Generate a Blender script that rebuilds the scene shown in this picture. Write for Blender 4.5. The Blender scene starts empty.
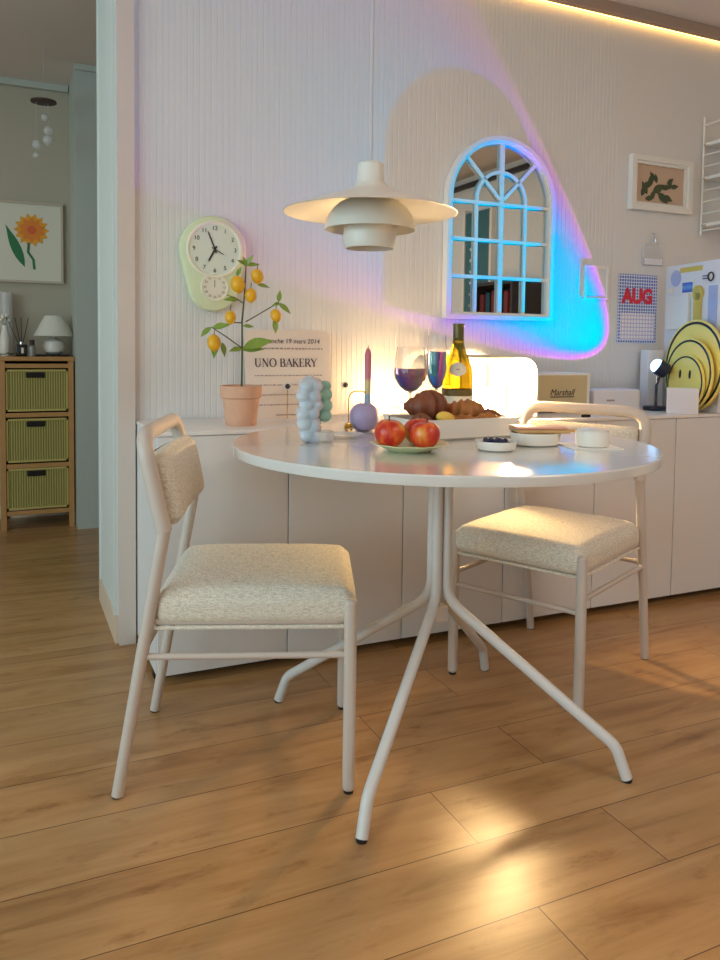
import bpy, bmesh, math, random
from mathutils import Vector, Matrix, Euler
from math import sin, cos, pi, radians as R
random.seed(7)
SC = bpy.context.scene
COL = SC.collection

# ------------------------------------------------------------------ materials
def newmat(name):
    m = bpy.data.materials.new(name); m.use_nodes = True
    nt = m.node_tree; b = nt.nodes['Principled BSDF']
    return m, nt, b

def setp(b, **k):
    for kk, v in k.items():
        kk = kk.replace('_', ' ')
        if kk in b.inputs:
            b.inputs[kk].default_value = v

def srgb(r, g, b):
    f = lambda c: (c/255/12.92) if c/255 <= .04045 else ((c/255+.055)/1.055)**2.4
    return (f(r), f(g), f(b), 1)

def mat(name, col, rough=.5, metal=0, noise=0, nscale=40, bump=0, bscale=200, **k):
    """plain surface; noise = slight procedural colour variation, bump = fine relief"""
    m, nt, b = newmat(name)
    c = srgb(*col)
    setp(b, Base_Color=c, Roughness=rough, Metallic=metal, **k)
    tc = nt.nodes.new('ShaderNodeTexCoord')
    if noise:
        n = nt.nodes.new('ShaderNodeTexNoise'); n.inputs['Scale'].default_value = nscale
        n.inputs['Detail'].default_value = 4
        nt.links.new(tc.outputs['Object'], n.inputs['Vector'])
        mx = nt.nodes.new('ShaderNodeMix'); mx.data_type = 'RGBA'
        mx.inputs['A'].default_value = tuple(x*(1-noise) for x in c[:3])+(1,)
        mx.inputs['B'].default_value = tuple(min(1, x*(1+noise)) for x in c[:3])+(1,)
        nt.links.new(n.outputs['Fac'], mx.inputs['Factor'])
        nt.links.new(mx.outputs['Result'], b.inputs['Base Color'])
    if bump:
        n2 = nt.nodes.new('ShaderNodeTexNoise'); n2.inputs['Scale'].default_value = bscale
        nt.links.new(tc.outputs['Object'], n2.inputs['Vector'])
        bp = nt.nodes.new('ShaderNodeBump'); bp.inputs['Strength'].default_value = bump
        bp.inputs['Distance'].default_value = .002
        nt.links.new(n2.outputs['Fac'], bp.inputs['Height'])
        nt.links.new(bp.outputs['Normal'], b.inputs['Normal'])
    return m

def emis(name, col, strength):
    m, nt, b = newmat(name)
    setp(b, Base_Color=srgb(*col), Emission_Color=srgb(*col), Emission_Strength=strength, Roughness=.5)
    return m

def ramp(nt, stops, interp='LINEAR'):
    r = nt.nodes.new('ShaderNodeValToRGB'); r.color_ramp.interpolation = interp
    e = r.color_ramp.elements
    while len(e) < len(stops): e.new(.5)
    for el, (p, c) in zip(e, stops):
        el.position = p; el.color = c
    return r

def m_floor():
    m, nt, b = newmat('oak_laminate')
    L = nt.links.new
    tc = nt.nodes.new('ShaderNodeTexCoord')
    mp = nt.nodes.new('ShaderNodeMapping'); mp.vector_type = 'POINT'
    mp.inputs['Location'].default_value = (-.834+12.2, -1.064+3.8, 0)
    L(tc.outputs['Object'], mp.inputs['Vector'])
    br = nt.nodes.new('ShaderNodeTexBrick')
    br.offset = .75; br.offset_frequency = 2; br.squash = 1
    for k, v in {'Scale': 1, 'Mortar Size': .0011, 'Mortar Smooth': .1, 'Bias': 0, 'Brick Width': 1.22, 'Row Height': .19}.items():
        br.inputs[k].default_value = v
    br.inputs['Color1'].default_value = (0, 0, 0, 1); br.inputs['Color2'].default_value = (1, 1, 1, 1)
    br.inputs['Mortar'].default_value = (.5, .5, .5, 1)
    L(mp.outputs['Vector'], br.inputs['Vector'])
    # per plank shift of the grain
    vm = nt.nodes.new('ShaderNodeVectorMath'); vm.operation = 'MULTIPLY_ADD'
    L(br.outputs['Color'], vm.inputs[0]); vm.inputs[1].default_value = (7, 5, 3); L(tc.outputs['Object'], vm.inputs[2])
    mp2 = nt.nodes.new('ShaderNodeMapping'); mp2.inputs['Scale'].default_value = (1.25, 10, 1)
    L(vm.outputs['Vector'], mp2.inputs['Vector'])
    n1 = nt.nodes.new('ShaderNodeTexNoise'); n1.inputs['Scale'].default_value = 1.6; n1.inputs['Detail'].default_value = 8
    n1.inputs['Roughness'].default_value = .62; n1.inputs['Distortion'].default_value = .6
    L(mp2.outputs['Vector'], n1.inputs['Vector'])
    r1 = ramp(nt, [(.28, srgb(148, 104, 60)), (.45, srgb(180, 136, 88)), (.6, srgb(192, 149, 101)), (.8, srgb(202, 161, 114))])
    L(n1.outputs['Fac'], r1.inputs['Fac'])
    # broad cloudy tone and small dark knots
    n2 = nt.nodes.new('ShaderNodeTexNoise'); n2.inputs['Scale'].default_value = 3.2; n2.inputs['Detail'].default_value = 3
    L(vm.outputs['Vector'], n2.inputs['Vector'])
    mp3 = nt.nodes.new('ShaderNodeMapping'); mp3.inputs['Scale'].default_value = (2.6, 7, 1)
    L(vm.outputs['Vector'], mp3.inputs['Vector'])
    n3 = nt.nodes.new('ShaderNodeTexNoise'); n3.inputs['Scale'].default_value = 2.4; n3.inputs['Detail'].default_value = 6
    n3.inputs['Roughness'].default_value = .7
    L(mp3.outputs['Vector'], n3.inputs['Vector'])
    rk = ramp(nt, [(.25, (.42, .34, .27, 1)), (.36, (.85, .8, .75, 1)), (.44, (1, 1, 1, 1))])
    L(n3.outputs['Fac'], rk.inputs['Fac'])
    rb = ramp(nt, [(.3, (.84, .82, .8, 1)), (.7, (1.0, 1.0, 1.0, 1))])
    L(n2.outputs['Fac'], rb.inputs['Fac'])
    def mul(a, c, f=1):
        x = nt.nodes.new('ShaderNodeMix'); x.data_type = 'RGBA'; x.blend_type = 'MULTIPLY'; x.inputs['Factor'].default_value = f
        L(a, x.inputs['A']); L(c, x.inputs['B']); return x.outputs['Result']
    c = mul(mul(r1.outputs['Color'], rk.outputs['Color']), rb.outputs['Color'])
    mm = nt.nodes.new('ShaderNodeMix'); mm.data_type = 'RGBA'
    L(br.outputs['Fac'], mm.inputs['Factor']); L(c, mm.inputs['A']); mm.inputs['B'].default_value = srgb(92, 58, 30)
    L(mm.outputs['Result'], b.inputs['Base Color'])
    setp(b, Roughness=.29, Specular_IOR_Level=.45)
    bp = nt.nodes.new('ShaderNodeBump'); bp.inputs['Strength'].default_value = .06; bp.inputs['Distance'].default_value = .001
    L(n1.outputs['Fac'], bp.inputs['Height']); L(bp.outputs['Normal'], b.inputs['Normal'])
    return m

def m_fabric(name, c1, c2, sx=(260, 260, 260)):
    m, nt, b = newmat(name); L = nt.links.new
    tc = nt.nodes.new('ShaderNodeTexCoord')
    outs = []
    for s in ((90, 420, 420), (420, 90, 420)):
        mp = nt.nodes.new('ShaderNodeMapping'); mp.inputs['Scale'].default_value = s
        L(tc.outputs['Object'], mp.inputs['Vector'])
        n = nt.nodes.new('ShaderNodeTexNoise'); n.inputs['Scale'].default_value = 1; n.inputs['Detail'].default_value = 2
        L(mp.outputs['Vector'], n.inputs['Vector']); outs.append(n.outputs['Fac'])
    mx = nt.nodes.new('ShaderNodeMath'); mx.operation = 'ADD'; L(outs[0], mx.inputs[0]); L(outs[1], mx.inputs[1])
    md = nt.nodes.new('ShaderNodeMath'); md.operation = 'MULTIPLY'; md.inputs[1].default_value = .5; L(mx.outputs[0], md.inputs[0])
    r = ramp(nt, [(.36, srgb(*c1)), (.62, srgb(*c2))]); L(md.outputs[0], r.inputs['Fac'])
    L(r.outputs['Color'], b.inputs['Base Color'])
    bp = nt.nodes.new('ShaderNodeBump'); bp.inputs['Strength'].default_value = .35; bp.inputs['Distance'].default_value = .0015
    L(md.outputs[0], bp.inputs['Height']); L(bp.outputs['Normal'], b.inputs['Normal'])
    setp(b, Roughness=.92, Sheen_Weight=.15)
    return m

def m_bands(name, axis, stops, rough=.3, interp='LINEAR', lo=0., hi=1., **k):
    """colour bands along one object axis between lo and hi metres"""
    m, nt, b = newmat(name); L = nt.links.new
    tc = nt.nodes.new('ShaderNodeTexCoord'); sp = nt.nodes.new('ShaderNodeSeparateXYZ'); L(tc.outputs['Object'], sp.inputs[0])
    mr = nt.nodes.new('ShaderNodeMapRange'); mr.inputs['From Min'].default_value = lo; mr.inputs['From Max'].default_value = hi
    L(sp.outputs[axis], mr.inputs['Value'])
    r = ramp(nt, [(p, srgb(*c)) for p, c in stops], interp); L(mr.outputs['Result'], r.inputs['Fac'])
    L(r.outputs['Color'], b.inputs['Base Color']); setp(b, Roughness=rough, **k)
    return m

def m_grid(name, a, c, pitch, off=(0, 0)):
    """gingham on the object's XZ plane"""
    m, nt, b = newmat(name); L = nt.links.new
    tc = nt.nodes.new('ShaderNodeTexCoord'); sp = nt.nodes.new('ShaderNodeSeparateXYZ'); L(tc.outputs['Object'], sp.inputs[0])
    o = []
    for ax in ('X', 'Z'):
        d = nt.nodes.new('ShaderNodeMath'); d.operation = 'DIVIDE'; d.inputs[1].default_value = pitch; L(sp.outputs[ax], d.inputs[0])
        w = nt.nodes.new('ShaderNodeMath'); w.operation = 'WRAP'; w.inputs[1].default_value = 0; w.inputs[2].default_value = 1; L(d.outputs[0], w.inputs[0])
        g = nt.nodes.new('ShaderNodeMath'); g.operation = 'GREATER_THAN'; g.inputs[1].default_value = .27; L(w.outputs[0], g.inputs[0]); o.append(g)
    mu = nt.nodes.new('ShaderNodeMath'); mu.operation = 'MULTIPLY'; L(o[0].outputs[0], mu.inputs[0]); L(o[1].outputs[0], mu.inputs[1])
    mx = nt.nodes.new('ShaderNodeMix'); mx.data_type = 'RGBA'; mx.inputs['A'].default_value = srgb(*a); mx.inputs['B'].default_value = srgb(*c)
    L(mu.outputs[0], mx.inputs['Factor']); L(mx.outputs['Result'], b.inputs['Base Color']); setp(b, Roughness=.6)
    return m

def m_rattan():
    m, nt, b = newmat('woven_rattan'); L = nt.links.new
    tc = nt.nodes.new('ShaderNodeTexCoord')
    w = nt.nodes.new('ShaderNodeTexWave'); w.wave_type = 'BANDS'; w.bands_direction = 'X'; w.inputs['Scale'].default_value = 26
    w.inputs['Distortion'].default_value = .5; L(tc.outputs['Object'], w.inputs['Vector'])
    w2 = nt.nodes.new('ShaderNodeTexWave'); w2.wave_type = 'BANDS'; w2.bands_direction = 'Z'; w2.inputs['Scale'].default_value = 60
    L(tc.outputs['Object'], w2.inputs['Vector'])
    r = ramp(nt, [(.15, srgb(132, 122, 58)), (.7, srgb(186, 174, 100))]); L(w.outputs['Fac'], r.inputs['Fac'])
    r2 = ramp(nt, [(.0, (.82, .82, .8, 1)), (.6, (1, 1, 1, 1))]); L(w2.outputs['Fac'], r2.inputs['Fac'])
    x = nt.nodes.new('ShaderNodeMix'); x.data_type = 'RGBA'; x.blend_type = 'MULTIPLY'; x.inputs['Factor'].default_value = 1
    L(r.outputs['Color'], x.inputs['A']); L(r2.outputs['Color'], x.inputs['B']); L(x.outputs['Result'], b.inputs['Base Color'])
    bp = nt.nodes.new('ShaderNodeBump'); bp.inputs['Strength'].default_value = .6; bp.inputs['Distance'].default_value = .003
    L(w.outputs['Fac'], bp.inputs['Height']); L(bp.outputs['Normal'], b.inputs['Normal']); setp(b, Roughness=.7)
    return m

def m_apple(name, seed):
    m, nt, b = newmat(name); L = nt.links.new
    tc = nt.nodes.new('ShaderNodeTexCoord')
    mp = nt.nodes.new('ShaderNodeMapping'); mp.inputs['Scale'].default_value = (22, 22, 9); mp.inputs['Location'].default_value = (seed, seed*2, 0)
    L(tc.outputs['Object'], mp.inputs['Vector'])
    n = nt.nodes.new('ShaderNodeTexNoise'); n.inputs['Scale'].default_value = 1.4; n.inputs['Detail'].default_value = 5; L(mp.outputs['Vector'], n.inputs['Vector'])
    r = ramp(nt, [(.3, srgb(150, 18, 22)), (.47, srgb(196, 40, 30)), (.57, srgb(222, 92, 40)), (.68, srgb(232, 170, 70))])
    L(n.outputs['Fac'], r.inputs['Fac']); L(r.outputs['Color'], b.inputs['Base Color']); setp(b, Roughness=.32)
    return m

M = {}
M['wall'] = mat('painted_wall', (226, 222, 218), .62, bump=.05)
M['panel'] = mat('painted_beadboard', (226, 222, 220), .5)
M['ceil'] = mat('ceiling_paint', (230, 216, 208), .8)
M['covetrim'] = mat('cove_trim_shaded', (176, 152, 136), .7)  # brown-grey tone: the trim's shadow put into its colour
M['casing'] = mat('casing_paint', (220, 204, 194), .5)
M['reveal'] = mat('reveal_paint', (226, 232, 228), .45)
M['baseboard'] = mat('baseboard_paint', (226, 204, 180), .5)
M['hallwall'] = mat('hall_wallpaper', (186, 178, 160), .8, bump=.1, bscale=120)
M['hallpanel'] = mat('hall_panel_paint', (190, 196, 188), .6)
M['floor'] = m_floor()
M['cab'] = mat('cabinet_white', (228, 225, 224), .42)
M['cabtop'] = mat('worktop_white', (240, 234, 230), .3)
M['kick'] = mat('kick_shade', (40, 28, 22), .7)  # recess shade under the cabinets put into this dark colour
M['tabletop'] = mat('tabletop_white', (222, 220, 217), .2, Coat_Weight=1.0, Coat_Roughness=.15)
M['frame'] = mat('cream_metal', (204, 191, 181), .38)
M['tableleg'] = mat('white_metal', (214, 211, 208), .36)
M['fabric'] = m_fabric('oat_tweed', (196, 185, 168), (240, 233, 219))
M['padback'] = mat('pad_back_shade', (110, 92, 78), .9)  # dark brown stands for the shadow between pad and upright
M['rubber'] = mat('dark_glide', (30, 28, 28), .6)
M['white'] = mat('white_lacquer', (236, 232, 226), .35)
M['lampwhite'] = mat('pendant_white', (226, 222, 214), .35)
M['cord'] = mat('pale_cord', (196, 194, 205), .5)
M['black'] = mat('black_plastic', (22, 22, 26), .4)
M['navy'] = mat('navy_lacquer', (28, 34, 62), .35)
M['gold'] = mat('brass', (214, 170, 84), .25, 1)
M['chrome'] = mat('chrome', (210, 210, 214), .15, 1)
M['terracotta'] = mat('terracotta', (222, 172, 142), .75, noise=.12, nscale=30)
M['soil'] = mat('soil', (86, 58, 40), .95, bump=.5)
M['stem'] = mat('green_bark', (88, 92, 50), .7)
M['leaf'] = mat('lemon_leaf', (136, 162, 66), .42, noise=.25, nscale=60)
M['lemon'] = mat('lemon_skin', (240, 178, 28), .4, noise=.12, nscale=80, bump=.15, bscale=500)
M['clockbody'] = mat('pale_green_plastic', (222, 230, 190), .3)
M['dial'] = mat('dial_paper', (226, 232, 218), .5)
M['bezel'] = mat('cream_bezel', (238, 234, 214), .3)
M['ink'] = mat('dark_ink', (40, 36, 44), .6)
M['inkplum'] = mat('plum_ink', (66, 44, 70), .6)
M['inkpale'] = mat('faded_ink', (176, 150, 142), .6)
M['poster'] = mat('poster_card', (240, 222, 206), .55)
M['mirror'] = mat('mirror_glass', (205, 205, 200), .015, 1)
M['red'] = mat('red_ink', (222, 40, 62), .5)
M['gingham'] = m_grid('blue_gingham', (226, 230, 242), (88, 112, 190), .0135)
M['gridpink'] = m_grid('pink_grid', (196, 190, 226), (246, 238, 240), .0165)
M['photopaper'] = mat('print_tan', (206, 176, 152), .6)
M['darkleaf'] = mat('print_dark_green', (74, 84, 58), .7)
M['clear'] = mat('clear_glass', (255, 255, 255), .02, Transmission_Weight=1, IOR=1.25)
M['acrylic'] = mat('clear_acrylic', (236, 238, 238), .1, Alpha=.4)
M['film'] = mat('clear_film', (238, 234, 234), .2, Alpha=.35)
M['smile'] = mat('yellow_enamel', (255, 230, 124), .35)
M['smileline'] = mat('black_enamel', (28, 26, 44), .4)
M['lilac'] = mat('lilac_ceramic', (178, 164, 204), .5, noise=.05)
M['plate'] = mat('pale_green_ceramic', (228, 226, 178), .3)
M['ceramic'] = mat('ivory_ceramic', (238, 232, 222), .3)
M['blueberry'] = mat('blueberry', (44, 42, 78), .5, noise=.2, nscale=90)
M['pastry'] = mat('baked_crust', (128, 70, 44), .5, noise=.45, nscale=45, bump=.5, bscale=120)
M['pastry2'] = mat('golden_crust', (176, 112, 54), .5, noise=.4, nscale=45, bump=.5, bscale=120)
M['custard'] = mat('custard', (238, 196, 84), .4)
M['ham'] = mat('pink_slice', (226, 168, 146), .5, noise=.1)
M['bamboo'] = mat('bamboo', (200, 158, 104), .5, noise=.15)
M['wood'] = mat('drawer_wood', (190, 140, 84), .5, noise=.15, nscale=20)
M['rattan'] = m_rattan()
M['gapshade'] = mat('gap_shade', (26, 20, 16), .8)  # shade in drawer gaps and grip holes, put in as dark colour
M['canvas'] = mat('canvas', (226, 222, 206), .7)
M['petal'] = mat('orange_petal', (240, 166, 50), .7, noise=.15)
M['petalmid'] = mat('orange_red_centre', (226, 104, 62), .7)
M['printgreen'] = mat('print_green', (50, 122, 80), .7)
M['picframe'] = mat('pale_wood_frame', (196, 182, 164), .5)
M['gaudy'] = m_bands('picture_blue', 'Z', [(0, (38, 60, 190)), (.5, (110, 170, 220)), (1, (60, 80, 200))], .4, lo=0, hi=.04)
M['paleblue'] = mat('pale_blue_sticker', (176, 184, 222), .5)
M['kraft'] = mat('mustard_leather', (214, 188, 92), .6)
M['teal'] = mat('teal_glass', (60, 110, 120), .2)
M['book1'] = mat('dark_red_cloth', (120, 40, 44), .7)
M['book2'] = mat('dark_teal_cloth', (28, 74, 92), .7)
M['darkwood'] = mat('dark_cabinet', (52, 46, 50), .6)
M['spkgrille'] = mat('gold_cream_grille', (206, 190, 148), .7, noise=.12, nscale=300, bump=.4, bscale=900)
M['candle'] = m_bands('striped_candle', 'Z', [(0, (150, 178, 206)), (.20, (150, 178, 206)), (.24, (216, 200, 150)), (.40, (222, 196, 150)), (.46, (206, 120, 140)), (1, (206, 108, 132))], .5, lo=0, hi=.18)
M['vase'] = m_bands('iridescent_glass', 'X', [(0, (232, 240, 246)), (.35, (206, 232, 246)), (.55, (246, 240, 246)), (.8, (212, 238, 232)), (1, (220, 240, 234))], .08, lo=-.04, hi=.04,
                    Transmission_Weight=.35, IOR=1.2, Thin_Film_Thickness=420., Thin_Film_IOR=1.45)
M['wine'] = m_bands('dichroic_wine', 'X', [(0, (110, 90, 200)), (.2, (50, 70, 215)), (.38, (110, 60, 190)), (.52, (70, 150, 220)), (.64, (190, 80, 120)), (.8, (200, 140, 60)), (1, (90, 70, 170))],
                    .05, lo=-.045, hi=.045, Transmission_Weight=.8, IOR=1.33)
M['flutewine'] = m_bands('dichroic_bubbly', 'X', [(0, (70, 70, 180)), (.2, (60, 190, 230)), (.36, (60, 60, 180)), (.5, (225, 80, 160)), (.62, (70, 190, 230)), (.8, (160, 70, 170)), (1, (180, 180, 230))],
                    .05, lo=-.03, hi=.03, Transmission_Weight=.8, IOR=1.33)
M['bottle'] = m_bands('olive_bottle_glass', 'Z', [(0, (236, 190, 30)), (.56, (226, 184, 34)), (.68, (140, 124, 34)), (1, (84, 80, 30))], .04, lo=0, hi=.3, Transmission_Weight=.85, IOR=1.2)
M['foil'] = mat('olive_foil', (96, 88, 42), .35, .3)
M['label'] = mat('cream_label', (240, 230, 208), .6)
M['labeldark'] = mat('olive_label', (96, 80, 28), .5)
M['glow'] = emis('lamp_glow', (255, 214, 150), 440)
M['glowsoft'] = emis('small_lamp_glow', (255, 210, 146), 90)
M['glowtea'] = emis('tealight_glow', (255, 210, 146), 270)
M['led'] = emis('led_glow', (255, 206, 118), 6)
M['lens'] = emis('lens_glow', (150, 200, 255), 5)
M['shadewhite'] = mat('shade_cloth', (226, 222, 210), .8)
M['boxwhite'] = mat('gloss_white_box', (244, 238, 228), .3)
M['frost'] = mat('frosted_white_acrylic', (250, 244, 232), .6, Transmission_Weight=.45, IOR=1.2)
M['lilacwhite'] = mat('pale_carton', (232, 227, 232), .5)
M['leafgreen'] = mat('dark_leaf', (92, 122, 44), .6)
M['glassdark'] = mat('dark_bottle', (26, 26, 28), .15)
M['smoky'] = mat('smoky_glass', (186, 186, 182), .2, Transmission_Weight=.5)
M['brown'] = mat('dark_brown', (70, 50, 40), .6)

# ------------------------------------------------------------------ geometry helpers
def T(v): return Vector(v)

class MB:
    def __init__(self): self.bm = bmesh.new(); self.mats = []; self.cur = 0
    def use(self, m):
        if m not in self.mats: self.mats.append(m)
        self.cur = self.mats.index(m); return self
    def _mark(self, faces):
        for f in faces: f.material_index = self.cur
    def add(self, verts, faces):
        vs = [self.bm.verts.new(v) for v in verts]; out = []
        for f in faces:
            try: out.append(self.bm.faces.new([vs[i] for i in f]))
            except ValueError: pass
        self._mark(out); return vs
    def box(self, x0, x1, y0, y1, z0, z1, mtx=None):
        v = [Vector((x, y, z)) for z in (z0, z1) for y in (y0, y1) for x in (x0, x1)]
        if mtx: v = [mtx @ p for p in v]
        self.add(v, [(0, 2, 3, 1), (4, 5, 7, 6), (0, 1, 5, 4), (2, 6, 7, 3), (0, 4, 6, 2), (1, 3, 7, 5)])
        return self
    def rbox(self, x0, x1, y0, y1, z0, z1, r, n=8, bulge=None, mtx=None):
        """rounded box; bulge(p, u) may displace, u in -1..1 per axis"""
        c = Vector(((x0+x1)/2, (y0+y1)/2, (z0+z1)/2)); h = Vector(((x1-x0)/2, (y1-y0)/2, (z1-z0)/2))
        r = min(r, h.x*.999, h.y*.999, h.z*.999)
        def ts(hh):
            k = 4; a = [-1+(r/hh)*i/k for i in range(k+1)]; b = [-x for x in reversed(a)]
            mid = [a[-1]+(b[0]-a[-1])*i/n for i in range(1, n)]
            return a+mid+b
        ax = [ts(h.x), ts(h.y), ts(h.z)]; N = [len(a) for a in ax]
        idx = {}; verts = []
        def V(i, j, k):
            if (i, j, k) not in idx:
                u = Vector((ax[0][i], ax[1][j], ax[2][k])); p = Vector((u.x*h.x, u.y*h.y, u.z*h.z))
                q = Vector([max(-(h[m]-r), min(h[m]-r, p[m])) for m in range(3)]); d = p-q
                if d.length > 1e-9: p = q+d.normalized()*r
                if bulge: p = bulge(p, u)
                p = c+p
                if mtx: p = mtx @ p
                idx[(i, j, k)] = len(verts); verts.append(p)
            return idx[(i, j, k)]
        F = []
        for a, b, cc in ((0, 1, 2), (1, 2, 0), (2, 0, 1)):
            for s in (0, N[cc]-1):
                for i in range(N[a]-1):
                    for j in range(N[b]-1):
                        def K(i, j):
                            t = [0, 0, 0]; t[a] = i; t[b] = j; t[cc] = s; return V(*t)
                        q = (K(i, j), K(i+1, j), K(i+1, j+1), K(i, j+1))
                        F.append(q if s else q[::-1])
        self.add(verts, F); return self
    def tube(self, pts, r, seg=10, caps=True, closed=False):
        pts = [Vector(p) for p in pts]; n = len(pts)
        rr = r if isinstance(r, (list, tuple)) else [r]*n
        tan = []
        for i in range(n):
            a = pts[(i-1) % n] if (closed or i > 0) else pts[i]; b = pts[(i+1) % n] if (closed or i < n-1) else pts[i]
            tan.append((b-a).normalized())
        up = Vector((0, 0, 1)) if abs(tan[0].z) < .9 else Vector((1, 0, 0))
        u = (up-tan[0]*up.dot(tan[0])).normalized(); rings = []
        verts = []
        for i in range(n):
            u = (u-tan[i]*u.dot(tan[i])).normalized(); w = tan[i].cross(u)
            for k in range(seg):
                a = 2*pi*k/seg; verts.append(pts[i]+(u*cos(a)+w*sin(a))*rr[i])
        F = []
        m = n if closed else n-1
        for i in range(m):
            for k in range(seg):
                a, b = i*seg, ((i+1) % n)*seg
                F.append((a+k, a+(k+1) % seg, b+(k+1) % seg, b+k))
        if caps and not closed:
            F.append(tuple(range(seg))[::-1]); F.append(tuple(range((n-1)*seg, n*seg)))
        self.add(verts, F); return self
    def lathe(self, prof, seg=32, c=(0, 0, 0), mtx=None, close=False, wob=None):
        verts = []; n = len(prof); c = Vector(c)
        for i, (r, z) in enumerate(prof):
            for k in range(seg):
                a = 2*pi*k/seg; q = r
                if wob: q = wob(r, a, z)
                p = Vector((q*cos(a), q*sin(a), z))
                if mtx: p = mtx @ p
                verts.append(c+p)
        F = []
        for i in range(n-1 if not close else n):
            for k in range(seg):
                a, b = i*seg, ((i+1) % n)*seg
                F.append((a+k, a+(k+1) % seg, b+(k+1) % seg, b+k))
        if not close:
            if prof[0][0] > 1e-6: F.append(tuple(range(seg))[::-1])
            if prof[-1][0] > 1e-6: F.append(tuple(range((n-1)*seg, n*seg)))
        self.add(verts, F); return self
    def ball(self, c, r, seg=16, rings=10, s=(1, 1, 1), mtx=None):
        prof = [(max(1e-5, r*sin(pi*i/rings)), -r*cos(pi*i/rings)) for i in range(rings+1)]
        m = Matrix.Diagonal(Vector(s)).to_3x3()
        if mtx: m = mtx.to_3x3() @ m
        return self.lathe(prof, seg, c, m)
    def prism(self, outline, axis, a0, a1, mtx=None):
        """outline of 2-D points extruded along 'x','y' or 'z' from a0 to a1"""
        def P(p, t):
            q = {'y': (p[0], t, p[1]), 'x': (t, p[0], p[1]), 'z': (p[0], p[1], t)}[axis]
            q = Vector(q); return mtx @ q if mtx else q
        n = len(outline); v = [P(p, a0) for p in outline]+[P(p, a1) for p in outline]
        F = [tuple(range(n)), tuple(range(n, 2*n))[::-1]]
        for i in range(n): F.append((i, (i+1) % n, n+(i+1) % n, n+i))
        self.add(v, F); return self
    def leaf(self, base, d, nrm, length, width, fold=.15, bend=.25):
        base = Vector(base); d = Vector(d).normalized(); nrm = Vector(nrm); nrm = (nrm-d*nrm.dot(d)).normalized(); s = d.cross(nrm)
        N = 7; v = []
        for i in range(N+1):
            t = i/N; w = width*.5*(sin(pi*min(1, t*1.02)**.85)) if 0 < t < 1 else 0.0004
            c = base+d*(length*t)-nrm*(bend*length*t*t)
            for q in (-1, 0, 1): v.append(c+s*(w*q)+nrm*(fold*w*abs(q)))
        F = []
        for i in range(N):
            for q in (0, 1):
                a = i*3+q; F.append((a, a+1, a+4, a+3))
        vs = self.add(v, F)
        v2 = [p-nrm*.0012 for p in v]
        self.add(v2, [f[::-1] for f in F]); return self
    def build(self, name, m=None, parent=None, loc=None, rot=None, smooth=40, kind=None):
        bmesh.ops.recalc_face_normals(self.bm, faces=self.bm.faces)
        me = bpy.data.meshes.new(name); self.bm.to_mesh(me); self.bm.free()
        for x in (self.mats if self.mats else [m]): me.materials.append(x)
        if smooth:
            for p in me.polygons: p.use_smooth = True
            me.set_sharp_from_angle(angle=R(smooth))
        o = bpy.data.objects.new(name, me); COL.objects.link(o)
        if parent: o.parent = parent
        if loc is not None: o.location = loc
        if rot is not None: o.rotation_euler = rot
        if kind: o['kind'] = kind
        return o

def thing(name, label, cat, loc=(0, 0, 0), rz=0, group=None, rot=None):
    o = bpy.data.objects.new(name, None); COL.objects.link(o); o.empty_display_size = .05
    o.location = loc; o.rotation_euler = rot if rot else (0, 0, rz)
    o['label'] = label; o['category'] = cat
    if group: o['group'] = group
    return o
def tag(o, label, cat, group=None):
    o['label'] = label; o['category'] = cat
    if group: o['group'] = group
    return o
def dup(o, parent=None):
    c = o.copy(); COL.objects.link(c)
    if parent: c.parent = parent
    for ch in list(o.children): dup(ch, c)
    return c

def fillet(pts, rad, n=6):
    pts = [Vector(p) for p in pts]; out = [pts[0]]
    for i in range(1, len(pts)-1):
        r = rad[i-1] if isinstance(rad, (list, tuple)) else rad
        a, b, c = pts[i-1], pts[i], pts[i+1]; d1 = (a-b).normalized(); d2 = (c-b).normalized()
        ang = d1.angle(d2); t = min(r/math.tan(ang/2), (a-b).length*.49, (c-b).length*.49)
        p0, p2 = b+d1*t, b+d2*t
        for k in range(n+1):
            s = k/n; out.append(p0*(1-s)**2+b*(2*s*(1-s))+p2*s*s)
    out.append(pts[-1]); return out

def circ(cx, cz, r, n=48, a0=0, a1=2*pi, end=False):
    k = n+1 if end else n
    return [(cx+r*cos(a0+(a1-a0)*i/n), cz+r*sin(a0+(a1-a0)*i/n)) for i in range(k)]

def text_mesh(items, name, m, parent=None, loc=(0, 0, 0), rot=(pi/2, 0, 0), depth=.0004):
    """items: (body, x, y, size, align, shear) -> ONE mesh of lettering"""
    bm = bmesh.new()
    for body, x, y, size, align, shear in items:
        cu = bpy.data.curves.new('lettering', 'FONT'); cu.body = body; cu.size = size; cu.align_x = align; cu.align_y = 'CENTER'
        cu.extrude = depth; cu.shear = shear
        cu.offset = .0045*size/.09 if body == 'AUG' else 0
        ob = bpy.data.objects.new('lettering', cu); COL.objects.link(ob)
        dg = bpy.context.evaluated_depsgraph_get()
        me = bpy.data.meshes.new_from_object(ob.evaluated_get(dg))
        me.transform(Matrix.Translation((x, y, 0))); bm.from_mesh(me)
        bpy.data.objects.remove(ob); bpy.data.curves.remove(cu); bpy.data.meshes.remove(me)
    me = bpy.data.meshes.new(name); bm.to_mesh(me); bm.free(); me.materials.append(m)
    o = bpy.data.objects.new(name, me); COL.objects.link(o)
    if parent: o.parent = parent
    o.location = loc; o.rotation_euler = rot
    return o

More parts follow.
